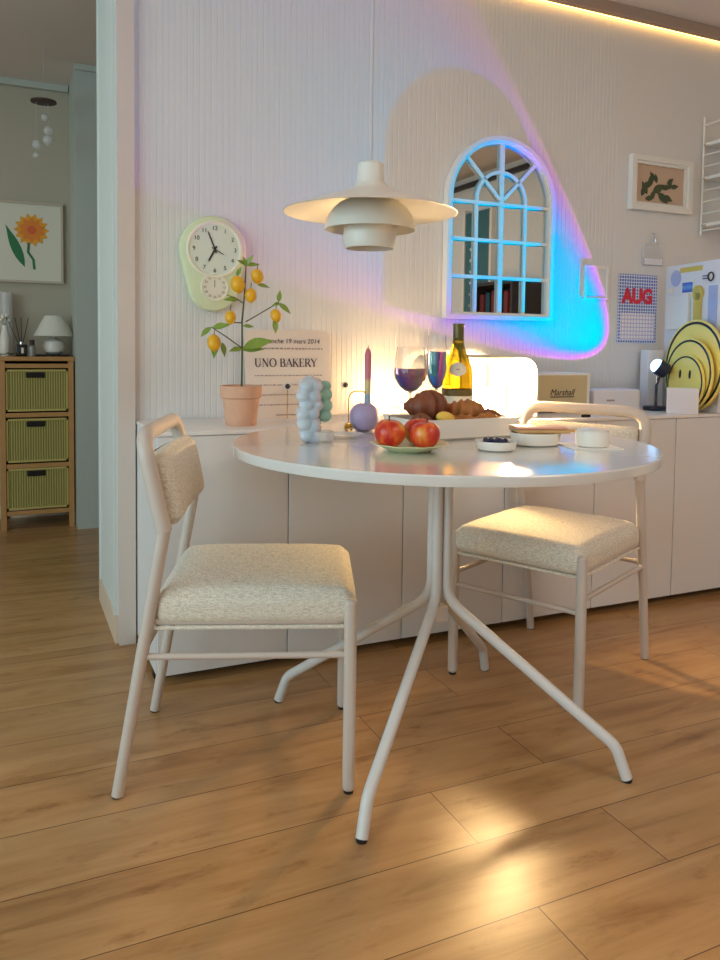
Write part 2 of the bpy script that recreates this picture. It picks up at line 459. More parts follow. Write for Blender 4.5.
# ------------------------------------------------------------------ camera
H = .973; F_PX, CY = 783.773, 386.931
yaw, pit, rol = .4248899, .0540268, .0126334
r = Vector((cos(yaw), -sin(yaw), 0)); fw = Vector((sin(yaw), cos(yaw), 0)); up = Vector((0, 0, 1))
f2 = cos(pit)*fw-sin(pit)*up; u2 = sin(pit)*fw+cos(pit)*up
r2 = cos(rol)*r+sin(rol)*u2; u3 = -sin(rol)*r+cos(rol)*u2
cam = bpy.data.cameras.new('camera'); co = bpy.data.objects.new('camera', cam); COL.objects.link(co)
mw = Matrix((r2, u3, -f2)).transposed().to_4x4(); mw.translation = (0, 0, H); co.matrix_world = mw
cam.sensor_fit = 'VERTICAL'; cam.sensor_height = 36; cam.sensor_width = 27; cam.lens = F_PX/960*36
cam.shift_y = -(480-CY)/960; cam.clip_start = .02
SC.camera = co

# ------------------------------------------------------------------ the setting
YW = 2.575           # front of the back wall
ZC = 2.36            # ceiling
XL, XR, YF, YB = -2.6, 3.5, -2.6, 4.66
def struct(name, mb, m, smooth=0):
    o = mb.build(name, m, smooth=smooth); o['kind'] = 'structure'; return o
struct('floor', MB().box(XL-.1, XR+.1, YF-.1, YB+.1, -.1, 0), M['floor'])
struct('ceiling', MB().box(XL-.1, XR+.1, YF-.1, YB+.1, ZC, ZC+.1), M['ceil'])
# back wall: beadboard grooves on the left stretch, plain on the right
prof = [(.33, 3.04), (.33, YW)]
x = .385
while x < 2.32:
    prof += [(x, YW), (x+.0015, YW+.0011), (x+.0035, YW+.0011), (x+.005, YW)]; x += .0195
prof += [(XR, YW), (XR, 3.04)]
w = MB().prism(prof, 'z', 0, ZC); struct('wall_back', w, M['panel'])
struct('wall_hall', MB().box(XL, XR, YB, YB+.1, 0, ZC), M['hallwall'])
struct('wall_hall_panel', MB().box(.33, 1.2, 4.25, YB-.001, 0, ZC), M['hallpanel'])
struct('wall_right', MB().box(XR, XR+.1, YF, YB, 0, ZC), M['wall'])
struct('wall_front', MB().box(XL, XR, YF-.1, YF, 0, ZC), M['wall'])
# left wall with a wide window
wy0, wy1, wz0, wz1 = -1.7, 2.3, .45, 2.15
lw = MB()
lw.box(XL-.12, XL, YF, wy0, 0, ZC).box(XL-.12, XL, wy1, YB, 0, ZC).box(XL-.12, XL, wy0, wy1, 0, wz0).box(XL-.12, XL, wy0, wy1, wz1, ZC)
struct('wall_left', lw, M['wall'])
wf = MB()
for a, b in ((wy0, wy0+.05), (wy1-.05, wy1), ((wy0+wy1)/2-.03, (wy0+wy1)/2+.03)): wf.box(XL-.09, XL-.03, a, b, wz0, wz1)
wf.box(XL-.09, XL-.03, wy0, wy1, wz0, wz0+.05).box(XL-.09, XL-.03, wy0, wy1, wz1-.05, wz1)
struct('window_1', wf, M['white'])
# casing at the end of the back wall and painted reveal beside the opening
struct('trim_1', MB().box(.322, .374, 2.556, YW-.001, 0, ZC), M['casing'])
rv = MB().box(.318, .329, 2.60, 3.05, .085, ZC)
rv.box(.312, .3175, 2.60, 2.625, .085, ZC).box(.312, .3175, 3.02, 3.05, .085, ZC)
struct('trim_2', rv, M['reveal'])
struct('baseboard_left', MB().box(.312, .329, 2.577, 3.055, 0, .084), M['baseboard'])
struct('baseboard_hall', MB().box(XL, .329, YB-.014, YB-.001, 0, .07), M['baseboard'])
struct('trim_3', MB().box(.34, XR-.001, 2.525, 2.552, 2.315, ZC-.001), M['covetrim'])
struct('trim_4', MB().box(XL+.01, .325, 4.62, YB-.001, 2.325, ZC-.001).box(.328, .45, 4.232, 4.249, 2.33, ZC-.001), M['hallpanel'])
struct('trim_5', MB().box(XR-.05, XR-.001, -2.4, .9, 2.27, 2.30), M['darkwood'])
led = MB().box(.40, XR-.02, 2.558, 2.572, 2.322, 2.336).build('led_strip', M['led'], smooth=0)
tag(led, 'warm glowing light strip in the cove along the top of the back wall', 'light strip')

# ------------------------------------------------------------------ low cabinets along the wall
CT = .722; CF = 2.20
edges = [.379+.3868*i for i in range(9)]; edges[-1] = 3.46
cab_lab = ['white low cabinet unit at the far left end, behind the left chair',
           'white low cabinet unit second from the left end, behind the table',
           'white low cabinet unit behind the legs of the table, third from the left end',
           'white low cabinet unit left of the right chair seat, fourth from the left end',
           'white low cabinet unit behind the right chair, fifth from the left end',
           'white low cabinet unit under the desk lamp, sixth from the left end',
           'white low cabinet unit at the right edge of the photo, seventh from the left end',
           'white low cabinet unit past the right edge, last of the row']
for i in range(7):
    x0, x1 = edges[i], edges[i+1]
    t = thing('low_cabinet', cab_lab[i], 'cabinet', (x0, CF, 0), group='low cabinets along the wall')
    W = x1-x0
    MB().box(.0005, W-.0005, .02, YW-.004-CF, .028, CT-.0125).build('carcass', M['cab'], t, smooth=0)
    MB().rbox(.0015, W-.0015, 0, .018, .028, CT-.0135, .0015, 2).build('door', M['cab'], t)
    MB().box(.002, W-.002, .06, .09, 0, .0275).build('plinth', M['kick'], t, smooth=0)
wt = MB().rbox(.377, edges[7], CF-.004, YW-.003, CT-.012, CT, .002, 3).build('worktop', M['cabtop'])
tag(wt, 'long white worktop over the row of low cabinets', 'worktop')

# ------------------------------------------------------------------ dining table
TX, TY, TZ, TR = .965, 1.647, .74, .504
t = thing('dining_table', 'round white dining table on four splayed tube legs', 'table', (TX, TY, 0))
th = .022
prof = [(0.001, TZ-th), (TR-.004, TZ-th), (TR-.001, TZ-th+.001), (TR, TZ-th+.004), (TR, TZ-.003), (TR-.001, TZ-.001), (TR-.003, TZ), (TR-.0075, TZ), (TR-.02, TZ), (0.001, TZ)]
MB().lathe(prof, 160).build('tabletop', M['tabletop'], t, smooth=20)
MB().lathe([(.001, TZ-th-.006), (.11, TZ-th-.006), (.11, TZ-th), (.001, TZ-th)], 32).build('mounting_plate', M['tableleg'], t)
MB().box(-.017, .017, -.017, .017, .30, .335).build('leg_collar', M['tableleg'], t)
for k in range(4):
    a = R(-138.65-90*k); d = Vector((cos(a), sin(a), 0))
    pts = fillet([d*.0185+Vector((0, 0, TZ-th-.005)), d*.0185+Vector((0, 0, .355)), d*.425+Vector((0, 0, .075)), d*.451+Vector((0, 0, .006))], [.09, .055], 9)
    l = MB().tube(pts, .0128, 14).build('leg', M['tableleg'], t)
    MB().lathe([(.001, 0), (.011, 0), (.012, .008), (.001, .008)], 14, d*.451).build('glide', M['rubber'], l)

# ------------------------------------------------------------------ chairs
def make_chair(name, label):
    t = thing(name, label, 'chair', group='dining chairs at the round table')
    fm = M['frame']
    yk = .2
    for s in (1, -1):
        o = MB().tube([(-.247, s*.197, .004), (-.147, s*.2, .58)], [.0125, .0145], 14).build('leg', fm, t)
        MB().lathe([(.001, 0), (.0105, 0), (.011, .005), (.001, .005)], 12, (-.2472, s*.197, 0)).build('glide', M['rubber'], o)
        o = MB().rbox(.2345, .2615, s*.197-.0135, s*.197+.0135, .004, .428, .011, 3).build('leg', fm, t)
        MB().lathe([(.001, 0), (.0105, 0), (.011, .005), (.001, .005)], 12, (.248, s*.197, 0)).build('glide', M['rubber'], o)
        MB().tube([(-.192, s*.198, .306), (.248, s*.197, .306)], .0075, 10).build('stretcher', fm, t)
    MB().tube([(.248, -.197, .272), (.248, .197, .272)], .0075, 10).build('stretcher', fm, t)
    MB().tube([(-.192, -.197, .318), (-.192, .197, .318)], .0075, 10).build('stretcher', fm, t)
    lp = fillet([(-.147, -.2, .575), (-.193, -.2, .777), (-.193, .2, .777), (-.147, .2, .575)], [.06, .06], 8)
    MB().tube(lp, .0175, 14).build('back_frame', fm, t)
    sf = MB(); sf.tube(fillet([(-.165, -.19, .38), (.235, -.19, .38), (.235, .19, .38), (-.165, .19, .38)], .02, 3), .009, 8, closed=True); sf.build('seat_frame', fm, t)
    def bulge(p, u):
        q = p.copy(); w = (1-u.x**4)*(1-u.y**4)
        if p.z > 0: q.z += .017*w
        k = 1+.02*(1-u.z**2); q.x *= k; q.y *= k
        return q
    st = MB().rbox(-.168, .258, -.199, .199, .366, .446, .028, 10, bulge).build('seat', M['fabric'], t, smooth=60)
    pp = fillet([(-.164, -.196, .367), (.252, -.196, .367), (.252, .196, .367), (-.164, .196, .367)], .03, 4)
    MB().tube(pp, .0045, 8, closed=True).build('piping', M['fabric'], st)
    # padded backrest in front of the hoop
    ang = math.atan2(-.046, .215)
    mt = Matrix.Translation((-.166, 0, .655)) @ Euler((0, ang, 0)).to_matrix().to_4x4()
    def bb(p, u):
        q = p.copy(); w = (1-u.y**4)*(1-u.z**4)
        q.x += (.016*w if p.x > 0 else -.004*w) - .012*(1-u.y**2)
        return q
    MB().rbox(-.012, .040, -.183, .183, -.078, .078, .022, 8, bb, mt).build('backrest', M['fabric'], t, smooth=60)
    MB().rbox(-.019, -.011, -.176, .176, -.072, .072, .004, 4, lambda p, u: p-Vector((.012*(1-u.y**2), 0, 0)), mt).build('backrest_shade_panel', M['padback'], t)  # dark panel painted as the shadow behind the pad
    return t
c1 = make_chair('dining_chair', 'cream metal dining chair with oat fabric seat, left of the table, seen from its side')
c1.location = (.5088, 1.787, 0); c1.rotation_euler.z = R(-20.98)
c2 = dup(c1); c2['label'] = 'cream metal dining chair with oat fabric seat, right of the table, back towards the cabinets'
c2.location = (1.510, 1.893, 0); c2.rotation_euler.z = R(-153.885)

# ------------------------------------------------------------------ pendant lamp
px, py = .767, 1.65
t = thing('pendant_lamp', 'white three-shade pendant lamp hanging over the table', 'lamp', (px, py, 0))
def shell(mb, prof, th=.0015, seg=64):
    out = prof; inn = [(max(.0005, r_-th), z-th*.3) for r_, z in reversed(prof)]
    mb.lathe(out+inn, seg, close=True); return mb
top = [(.034, 1.343), (.040, 1.334), (.055, 1.325), (.085, 1.314), (.12, 1.303), (.16, 1.290), (.19, 1.2795), (.2, 1.2745)]
shell(MB(), top, .002).build('top_shade', M['lampwhite'], t)
mid = [(.050, 1.306), (.066, 1.300), (.083, 1.287), (.095, 1.270), (.102, 1.252), (.105, 1.236)]
shell(MB(), mid).build('middle_shade', M['lampwhite'], t)
low = [(.030, 1.262), (.050, 1.254), (.060, 1.240), (.0615, 1.225), (.060, 1.205), (.056, 1.194)]
shell(MB(), low).build('lower_shade', M['lampwhite'], t)
MB().lathe([(.001, 1.388), (.026, 1.388), (.0305, 1.384), (.0315, 1.345), (.036, 1.338), (.001, 1.338)], 32).build('canopy_cap', M['lampwhite'], t)
for k in range(3):
    st = MB(); a = 2*pi*k/3+.5; st.tube([(.048*cos(a), .048*sin(a), 1.302), (.03*cos(a), .03*sin(a), 1.335)], .003, 8); st.tube([(.08*cos(a), .08*sin(a), 1.288), (.055*cos(a), .055*sin(a), 1.245)], .002, 8)
    st.build('strut', M['lampwhite'], t)
MB().lathe([(.001, 1.225), (.012, 1.225), (.02, 1.24), (.024, 1.262), (.018, 1.285), (.014, 1.335), (.001, 1.335)], 20).build('bulb', M['white'], t)
MB().tube([(0, 0, 1.386), (0, 0, ZC)], .0032, 8).build('cord', M['cord'], t)

# ------------------------------------------------------------------ arched mirror
mx0, mx1, mz0, mz1 = 1.497, 1.988, 1.074, 1.772
cx = (mx0+mx1)/2; mr = (mx1-mx0)/2; zs = mz1-mr
t = thing('arched_mirror', 'arched white window-pane mirror on the back wall', 'mirror', (cx, YW-.002, 0))
def arch(rr, zb, zsp, n=32):
    return [(-rr, zb)]+[(-rr*cos(pi*i/n), zsp+rr*sin(pi*i/n)) for i in range(n+1)]+[(rr, zb)]
def arch_ring(mb, ro, ri, zbo, zbi, y0, y1):
    A = arch(ro, zbo, zs); B = arch(ri, zbi, zs); n = len(A)
    v = [(p[0], y0, p[1]) for p in A]+[(p[0], y0, p[1]) for p in B]+[(p[0], y1, p[1]) for p in A]+[(p[0], y1, p[1]) for p in B]
    Fc = []
    for i in range(n):
        j = (i+1) % n
        Fc += [(i, j, n+j, n+i), (2*n+i, 3*n+i, 3*n+j, 2*n+j), (i, 2*n+i, 2*n+j, j), (n+i, n+j, 3*n+j, 3*n+i)]
    mb.add([Vector(q) for q in v], Fc)
fr = MB(); arch_ring(fr, mr, mr-.017, mz0, mz0+.017, -.034, 0); arch_ring(fr, mr-.013, mr-.028, mz0+.013, mz0+.028, -.024, -.001)
fr.build('frame', M['white'], t, smooth=30)
MB().prism(arch(mr-.028, mz0+.028, zs), 'y', -.009, -.006).build('mirror_glass', M['mirror'], t, smooth=0)
gb = MB(); ri = mr-.022; zb = mz0+.022; nb = [0]
def bar(x0, z0, x1, z1, wd=.0125):
    d = Vector((x1-x0, 0, z1-z0)); L = d.length; a = math.atan2(d.z, d.x)
    m = Matrix.Translation((x0, 0, z0)) @ Matrix.Rotation(-a, 4, 'Y')
    nb[0] += 1; gb.box(0, L, -.0225+.00018*(nb[0] % 9), -.0095-.0001*(nb[0] % 9), -wd/2, wd/2, m)
zr = [zb+(zs-.010-zb)*k/3 for k in range(4)]
for z in zr[1:]: bar(-ri, z, ri, z)
bar(0, zb, 0, zs+ri, .018)
for s in (-1, 1):
    bar(s*ri*.5, zb, s*ri*.5, zs); bar(s*.01, zs+.01, s*ri*.71, zs+ri*.71)
arcp = [(-ri*.5*cos(pi*i/24), zs+ri*.5*sin(pi*i/24)) for i in range(25)]
for a_, b_ in zip(arcp[:-1], arcp[1:]): bar(a_[0], a_[1], b_[0], b_[1])
gb.build('glazing_bars', M['white'], t, smooth=0)

# ------------------------------------------------------------------ wall clock
t = thing('wall_clock', 'pale green egg-shaped wall clock with a small second dial', 'clock', (.622, YW-.002, 1.275))
def egg(rt, zt_, rb, zb_, n=40):
    al = math.asin((rt-rb)/(zt_-zb_)) ; out = []
    for i in range(n+1):
        a = -al+(pi+2*al)*i/n; out.append((rt*cos(a), zt_+rt*sin(a)))
    for i in range(n+1):
        a = pi+al+(pi-2*al)*i/n; out.append((rb*cos(a), zb_+rb*sin(a)))
    return out
b = MB(); e0 = egg(.104, 0, .076, -.118); e1 = egg(.110, 0, .082, -.118); e2 = egg(.106, 0, .078, -.118); e3 = egg(.096, 0, .068, -.118)
ring = [(e0, 0), (e1, -.008), (e1, -.026), (e2, -.034), (e3, -.038)]
n = len(e0); v = []
for e, y in ring: v += [Vector((p[0], y, p[1])) for p in e]
Fc = [tuple(range(n)), tuple(range((len(ring)-1)*n, len(ring)*n))[::-1]]
for k in range(len(ring)-1):
    for i in range(n): Fc.append((k*n+i, k*n+(i+1) % n, (k+1)*n+(i+1) % n, (k+1)*n+i))
b.add(v, Fc); b.build('body', M['clockbody'], t)
def disc_y(r_, y0, y1, cx_=0, cz=0): return MB().prism(circ(cx_, cz, r_), 'y', y0, y1)
disc_y(.086, -.042, -.037).build('dial', M['dial'], t)
def torus_y(R_, r_, y, cx_=0, cz=0, n=56): return MB().tube([(cx_+R_*cos(2*pi*i/n), y, cz+R_*sin(2*pi*i/n)) for i in range(n)], r_, 8, closed=True)
torus_y(.0875, .0055, -.041).build('bezel', M['bezel'], t)
for h in range(1, 13):
    a = pi/2-2*pi*h/12; text_mesh([(str(h), .068*cos(a), .068*sin(a), .019, 'CENTER', 0)], 'numeral', M['ink'], t, (0, -.0425, 0))
hb = MB()
def hand(ang, L, w, y, back=.012):
    a = R(90-ang); d = Vector((cos(a), 0, sin(a))); s = Vector((-sin(a), 0, cos(a)))
    pts = [d*-back-s*w*.5, d*-back+s*w*.5, d*L*.85+s*w*.45, d*L, d*L*.85-s*w*.45]
    return MB().prism([(p.x, p.z) for p in pts], 'y', y, y-.0012)
hand(-22, .064, .0045, -.0445).build('minute_hand', M['ink'], t, smooth=0)
hand(208, .046, .006, -.0435).build('hour_hand', M['ink'], t, smooth=0)
hand(118, .034, .0025, -.0460).build('second_hand', M['ink'], t, smooth=0)
disc_y(.042, -.042, -.037, 0, -.122).build('second_dial', M['bezel'], t)
torus_y(.043, .003, -.041, 0, -.122).build('second_dial_bezel', M['bezel'], t)
its = []
for h in range(12):
    a = 2*pi*h/12; its.append((str((h*5) or 60), .032*cos(pi/2-a), .032*sin(pi/2-a), .0105, 'CENTER', 0))
for it in its: text_mesh([it], 'second_dial_numeral', M['inkpale'], t, (0, -.0425, -.122))
MB().box(-.0007, .0007, -.0435, -.0428, -.122, -.098).build('pointer', M['ink'], t, smooth=0)

# ------------------------------------------------------------------ lemon tree in a pot
t = thing('potted_lemon_tree', 'small lemon tree with yellow lemons in a terracotta pot', 'plant', (.655, 2.33, CT))
MB().lathe([(.001, 0), (.044, 0), (.047, .004), (.056, .082), (.063, .086), (.064, .12), (.058, .122), (.055, .108), (.001, .108)], 36).build('pot', M['terracotta'], t)
MB().lathe([(.001, .106), (.054, .106), (.05, .112), (.001, .114)], 24).build('soil', M['soil'], t)
def lp(X, Y, dy=0): return Vector((.0031*(X-241.5), dy, .12+.00301*(386-Y)))
sm = MB()
sm.tube([lp(242, 388), lp(242.5, 350), lp(242.5, 320, .003), lp(244.5, 295), lp(246, 265)], [.0032, .003, .0028, .0025, .002], 8)
sm.tube([lp(241.5, 347), lp(225, 336, -.01), lp(210, 327, -.02)], [.002, .0018, .0013], 7)
sm.tube([lp(243, 322), lp(232, 322, .01), lp(215, 328, .015)], [.002, .0017, .0012], 7)
sm.tube([lp(246, 321), lp(270, 306, -.008), lp(279, 300, -.01)], [.002, .0018, .0013], 7)
sm.tube([lp(243, 302), lp(234, 297, -.01), lp(226, 295, -.012)], [.0018, .0014, .001], 7)
sm.build('stem', M['stem'], t)
lem = [(236, 284, -.02, 1.15), (256, 275, -.015, 1), (249, 294.5, -.02, .95), (229.5, 317, -.012, .9), (212.5, 342.5, -.024, 1.1), (275.5, 314, -.014, .9)]
for X, Y, dy, s in lem:
    rr = .0185*s
    pr = [(max(1e-5, rr*sin(pi*i/14)**.9), -rr*1.22*cos(pi*i/14)) for i in range(15)]
    pr[0] = (1e-5, -rr*1.42); pr[1] = (rr*.22, -rr*1.26)
    o = MB().lathe(pr, 18, lp(X, Y, dy), Euler((random.uniform(-.3, .3), random.uniform(-.3, .3), 0)).to_matrix()).build('lemon', M['lemon'], t)
    p = lp(X, Y, dy); MB().tube([p+Vector((0, 0, rr*1.1)), p+Vector((.004, .008, rr*1.1+.02))], .0012, 6).build('stalk', M['stem'], o)
lv = [(246, 264, -.9, .5, .03), (246, 264, .35, .8, .034), (246, 264, .9, .15, .036), (246, 266, -.3, .9, .03), (238, 299, -.9, .05, .04), (243, 325, .7, .0, .03),
      (242, 348, -.8, -.05, .045), (242, 349, .95, .12, .06), (243, 347, .95, .35, .085), (215, 340, -.1, -1, .05), (211, 327, -.8, -.6, .04), (212, 328, .9, .3, .05),
      (279, 300, .1, 1, .034), (279, 301, .8, -.6, .045), (281, 301, -.6, -.1, .03), (222, 342, .2, -.9, .04), (275, 318, .05, -1, .04), (257, 283, .9, -.1, .035), (236, 276, .3, .8, .03)]
for k, (X, Y, dx, dz, L) in enumerate(lv):
    MB().leaf(lp(X, Y, -.004), (dx, random.uniform(-.5, -.1), dz), (random.uniform(-.4, .4), -.8, .6), L*1.1, L*.46, .2, .15).build('leaf', M['leaf'], t)

# ------------------------------------------------------------------ bakery board
pw, ph = .300, .298
t = thing('bakery_sign', 'cream lettered board reading UNO BAKERY leaning on the wall', 'sign', (.722, 2.495, CT), rot=(-.1, 0, 0))
cr = .018
ol = [(cr+cr*cos(a), cr+cr*sin(a)) for a in [pi+pi/2*i/6 for i in range(7)]]
ol = [(0, 0), (pw, 0)]+[(pw-cr+cr*cos(pi/2*i/6), ph-cr+cr*sin(pi/2*i/6)) for i in range(7)]+[(cr+cr*cos(pi/2+pi/2*i/6), ph-cr+cr*sin(pi/2+pi/2*i/6)) for i in range(7)]
MB().prism(ol, 'y', 0, .008).build('board', M['poster'], t)
def zrow(ypix): return ph-(ypix-331)*.00331
text_mesh([('dimanche 19 mars 2014', .155, zrow(342.5), .0225, 'CENTER', .1)], 'date_lettering', M['inkplum'], t, (0, -.0006, 0))
# small lines too faint to read: short ink dashes
sb = MB(); rnd = random.Random(3)
for yp, h in ((350, .0055), (377.5, .004), (387, .004), (397, .004), (407, .004)):
    x = .03
    while x < pw-.03:
        L = rnd.choice((.004, .006, .009, .012)); sb.box(x, min(x+L, pw-.02), -.001, -.0002, zrow(yp)-h/2*rnd.uniform(.7, 1), zrow(yp)+h/2*rnd.uniform(.7, 1)); x += L+rnd.choice((.0025, .004))
sb.build('small_lettering', M['inkpale'], t, smooth=0)
# UNO BAKERY in high-contrast roman capitals
lt = MB(); zb0 = zrow(368.6); ch = .0278
def glyph(strokes, x0):
    for s in strokes:
        (a, b_, c_, d_) = s[:4]; wd = s[4]
        p = Vector((a, 0, b_)); q = Vector((c_, 0, d_)); d = (q-p); L = d.length; an = math.atan2(d.z, d.x)
        m = Matrix.Translation((x0+p.x*ch, 0, zb0+p.z*ch)) @ Matrix.Rotation(-an, 4, 'Y')
        lt.box(0, L*ch, -.0012, -.0002, -wd*ch/2, wd*ch/2, m)
def arcs(cx_, cz_, rx, rz, a0, a1, tk, tn, n=14):
    o = []
    for i in range(n):
        u = R(a0+(a1-a0)*i/n); v_ = R(a0+(a1-a0)*(i+1)/n); mid = (u+v_)/2
        o.append((cx_+rx*cos(u), cz_+rz*sin(u), cx_+rx*cos(v_)*1.001, cz_+rz*sin(v_), tn+(tk-tn)*abs(cos(mid))))
    return o
tk, tn = .15, .05
def serif(xc, z, w=.26): return (xc-w/2, z, xc+w/2, z, .04)
G = {'U': ([(.16, 1, .16, .35, tk)]+arcs(.42, .36, .27, .36, 180, 360, tk, tn)+[(.69, 1, .69, .35, tn), serif(.16, .98), serif(.69, .98)], .92),
     'N': ([(.14, 0, .14, 1, tn), (.14, 1, .72, 0, tk), (.72, 0, .72, 1, tn), serif(.14, .02), serif(.72, .98), (.0, .98, .16, .98, .04)], .92),
     'O': (arcs(.45, .5, .38, .5, 0, 360, tk+.01, tn, 28), .96),
     'B': ([(.16, 0, .16, 1, tk), (.05, .98, .4, .98, tn), (.05, .02, .42, .02, tn), (.16, .53, .42, .53, tn)]+arcs(.38, .755, .2, .225, -90, 90, tk, tn)+arcs(.4, .275, .25, .255, -90, 90, tk, tn), .76),
     'A': ([(.06, 0, .42, 1, tn), (.42, 1, .78, 0, tk), (.2, .34, .64, .34, tn), serif(.06, .02), serif(.78, .02)], .86),
     'K': ([(.16, 0, .16, 1, tk), (.2, .45, .66, 1, tn), (.34, .58, .72, 0, tk), serif(.16, .02), serif(.16, .98), serif(.66, .98, .2), serif(.74, .02, .2)], .84),
     'E': ([(.16, 0, .16, 1, tk), (.05, .98, .6, .98, tn), (.05, .02, .64, .02, tn), (.16, .52, .5, .52, tn), (.6, .98, .6, .8, .04), (.64, .02, .64, .2, .04)], .74),
     'R': ([(.16, 0, .16, 1, tk), (.05, .98, .4, .98, tn), (.16, .5, .42, .5, tn), (.38, .5, .74, 0, tk), serif(.16, .02), serif(.76, .02, .2)]+arcs(.38, .74, .22, .24, -90, 90, tk, tn), .82),
     'Y': ([(.05, 1, .4, .48, tk), (.4, .48, .74, 1, tn), (.4, 0, .4, .5, tk), serif(.4, .02), serif(.05, .98, .2), serif(.74, .98, .2)], .8), ' ': ([], .36)}
wtot = sum(G[c][1] for c in 'UNO BAKERY')*ch; x0 = .141-wtot*.5
for c in 'UNO BAKERY': glyph(G[c][0], x0); x0 += G[c][1]*ch
lt.build('title_lettering', M['inkplum'], t, smooth=0)
sb = MB().box(.10, .24, -.001, -.0002, .010, .014).build('bottom_lettering', M['inkpale'], t, smooth=0)

# two slim stands topped by a dark ball in a white ring
def memo_stand(x, y, label, zt_, rodm):
    t = thing('memo_stand', label, 'memo stand', (x, y, CT))
    MB().lathe([(.001, 0), (.012, 0), (.012, .002), (.004, .004), (.001, .004)], 20).build('base', M['white'], t)
    MB().tube([(0, 0, .003), (0, 0, zt_)], .0014, 8).build('rod', rodm, t)
    MB().prism(circ(0, zt_+.012, .0155, 28), 'y', .002, .004).build('ring_plate', M['white'], t)
    MB().ball((0, -.001, zt_+.012), .0085, 14, 8).build('ball', M['brown'], t)
memo_stand(.848, 2.455, 'slim memo stand with a dark ball, in front of the bakery board', .098, M['gold'])
memo_stand(1.076, 2.50, 'slim memo stand with a dark ball, right of the bakery board', .098, M['white'])

# ------------------------------------------------------------------ glowing lamps behind the bottle
t = thing('alcove_box', 'white round-cornered open box on the cabinet holding two glowing lamps', 'box', (1.355, 2.24, CT))
bw, bh, bd, rc = .345, .219, .30, .06
def rrect(x0, x1, z0, z1, rt, n=10):
    return [(x0, z0), (x1, z0)]+[(x1-rt+rt*cos(pi/2*i/n), z1-rt+rt*sin(pi/2*i/n)) for i in range(n+1)]+[(x0+rt+rt*cos(pi/2+pi/2*i/n), z1-rt+rt*sin(pi/2+pi/2*i/n)) for i in range(n+1)]
A = rrect(0, bw, 0, bh, rc); B = rrect(.008, bw-.008, .008, bh-.008, rc-.008); n = len(A); v = []
for e, y in ((A, 0), (B, 0), (A, bd), (B, bd)): v += [Vector((p[0], y, p[1])) for p in e]
Fc = []
for i in range(n):
    j = (i+1) % n; Fc += [(i, j, n+j, n+i), (2*n+i, 3*n+i, 3*n+j, 2*n+j), (i, 2*n+i, 2*n+j, j), (n+i, n+j, 3*n+j, 3*n+i)]
s = MB(); s.add(v, Fc); s.build('shell', M['frost'], t, smooth=30)
t = thing('tube_lamp', 'tall glowing cylinder lamp at the right inside the white open box', 'lamp', (1.633, 2.279, CT+.0082))
MB().lathe([(.001, 0), (.036, 0), (.036, .012), (.001, .012)], 32).build('base', M['white'], t)
MB().lathe([(.001, .012), (.034, .012), (.034, .18), (.028, .186), (.001, .187)], 32).build('diffuser', M['glow'], t)
t = thing('block_lamp', 'low glowing round lamp at the left inside the white open box', 'lamp', (1.49, 2.285, CT+.0082))
MB().lathe([(.001, 0), (.05, 0), (.05, .01), (.001, .01)], 32).build('base', M['white'], t)
MB().lathe([(.001, .01), (.048, .01), (.05, .03), (.05, .09), (.045, .1), (.001, .102)], 32).build('diffuser', M['glowsoft'], t)
t = thing('pillar_candle', 'slim cream pillar candle between the glowing lamps in the open box', 'candle', (1.576, 2.262, CT+.0082))
MB().lathe([(.001, 0), (.011, 0), (.011, .105), (.004, .11), (.001, .11)], 20).build('wax', M['label'], t)
MB().tube([(0, 0, .109), (.001, 0, .118)], .001, 6).build('wick', M['ink'], t)
t = thing('tealight_lamp', 'small glowing tealight on the cabinet behind the wine glasses', 'lamp', (1.24, 2.47, CT))
MB().lathe([(.001, 0), (.028, 0), (.03, .012), (.001, .012)], 24).build('cup', M['white'], t)
MB().lathe([(.001, .012), (.026, .012), (.024, .022), (.001, .026)], 24).build('flame_lens', M['glowtea'], t)

# ------------------------------------------------------------------ speaker, white box, small remote
t = thing('speaker', 'cream radio-style speaker with a gold cloth grille, behind the right chair', 'speaker', (1.80, 2.40, CT))
MB().rbox(0, .268, 0, .15, .004, .152, .007, 4).build('cabinet', M['boxwhite'], t)
MB().rbox(.008, .250, -.003, .002, .012, .144, .003, 4).build('grille', M['spkgrille'], t)
text_mesh([('Marshall', .128, .078, .034, 'CENTER', .35)], 'logo', M['ink'], t, (0, -.0045, 0))
MB().box(.075, .185, -.0052, -.0035, .060, .0635).build('logo_underline', M['ink'], t, smooth=0)
f = MB()
for x_ in (.03, .238):
    for y_ in (.03, .12): f.box(x_-.008, x_+.008, y_-.008, y_+.008, 0, .005)
f.build('feet', M['rubber'], t, smooth=0)
t = thing('router_box', 'low white flat box on the cabinet between the speaker and the lamp', 'box', (2.09, 2.40, CT))
MB().rbox(0, .235, 0, .13, 0, .085, .008, 4).build('body', M['lilacwhite'], t)
MB().box(.06, .10, -.001, .001, .04, .047).build('mark', M['inkpale'], t, smooth=0)
t = MB().rbox(-.018, .018, -.006, .006, 0, .011, .003, 3).build('remote', M['black'], loc=(1.90, 2.225, CT)); tag(t, 'tiny black remote on the cabinet edge behind the right chair', 'remote')

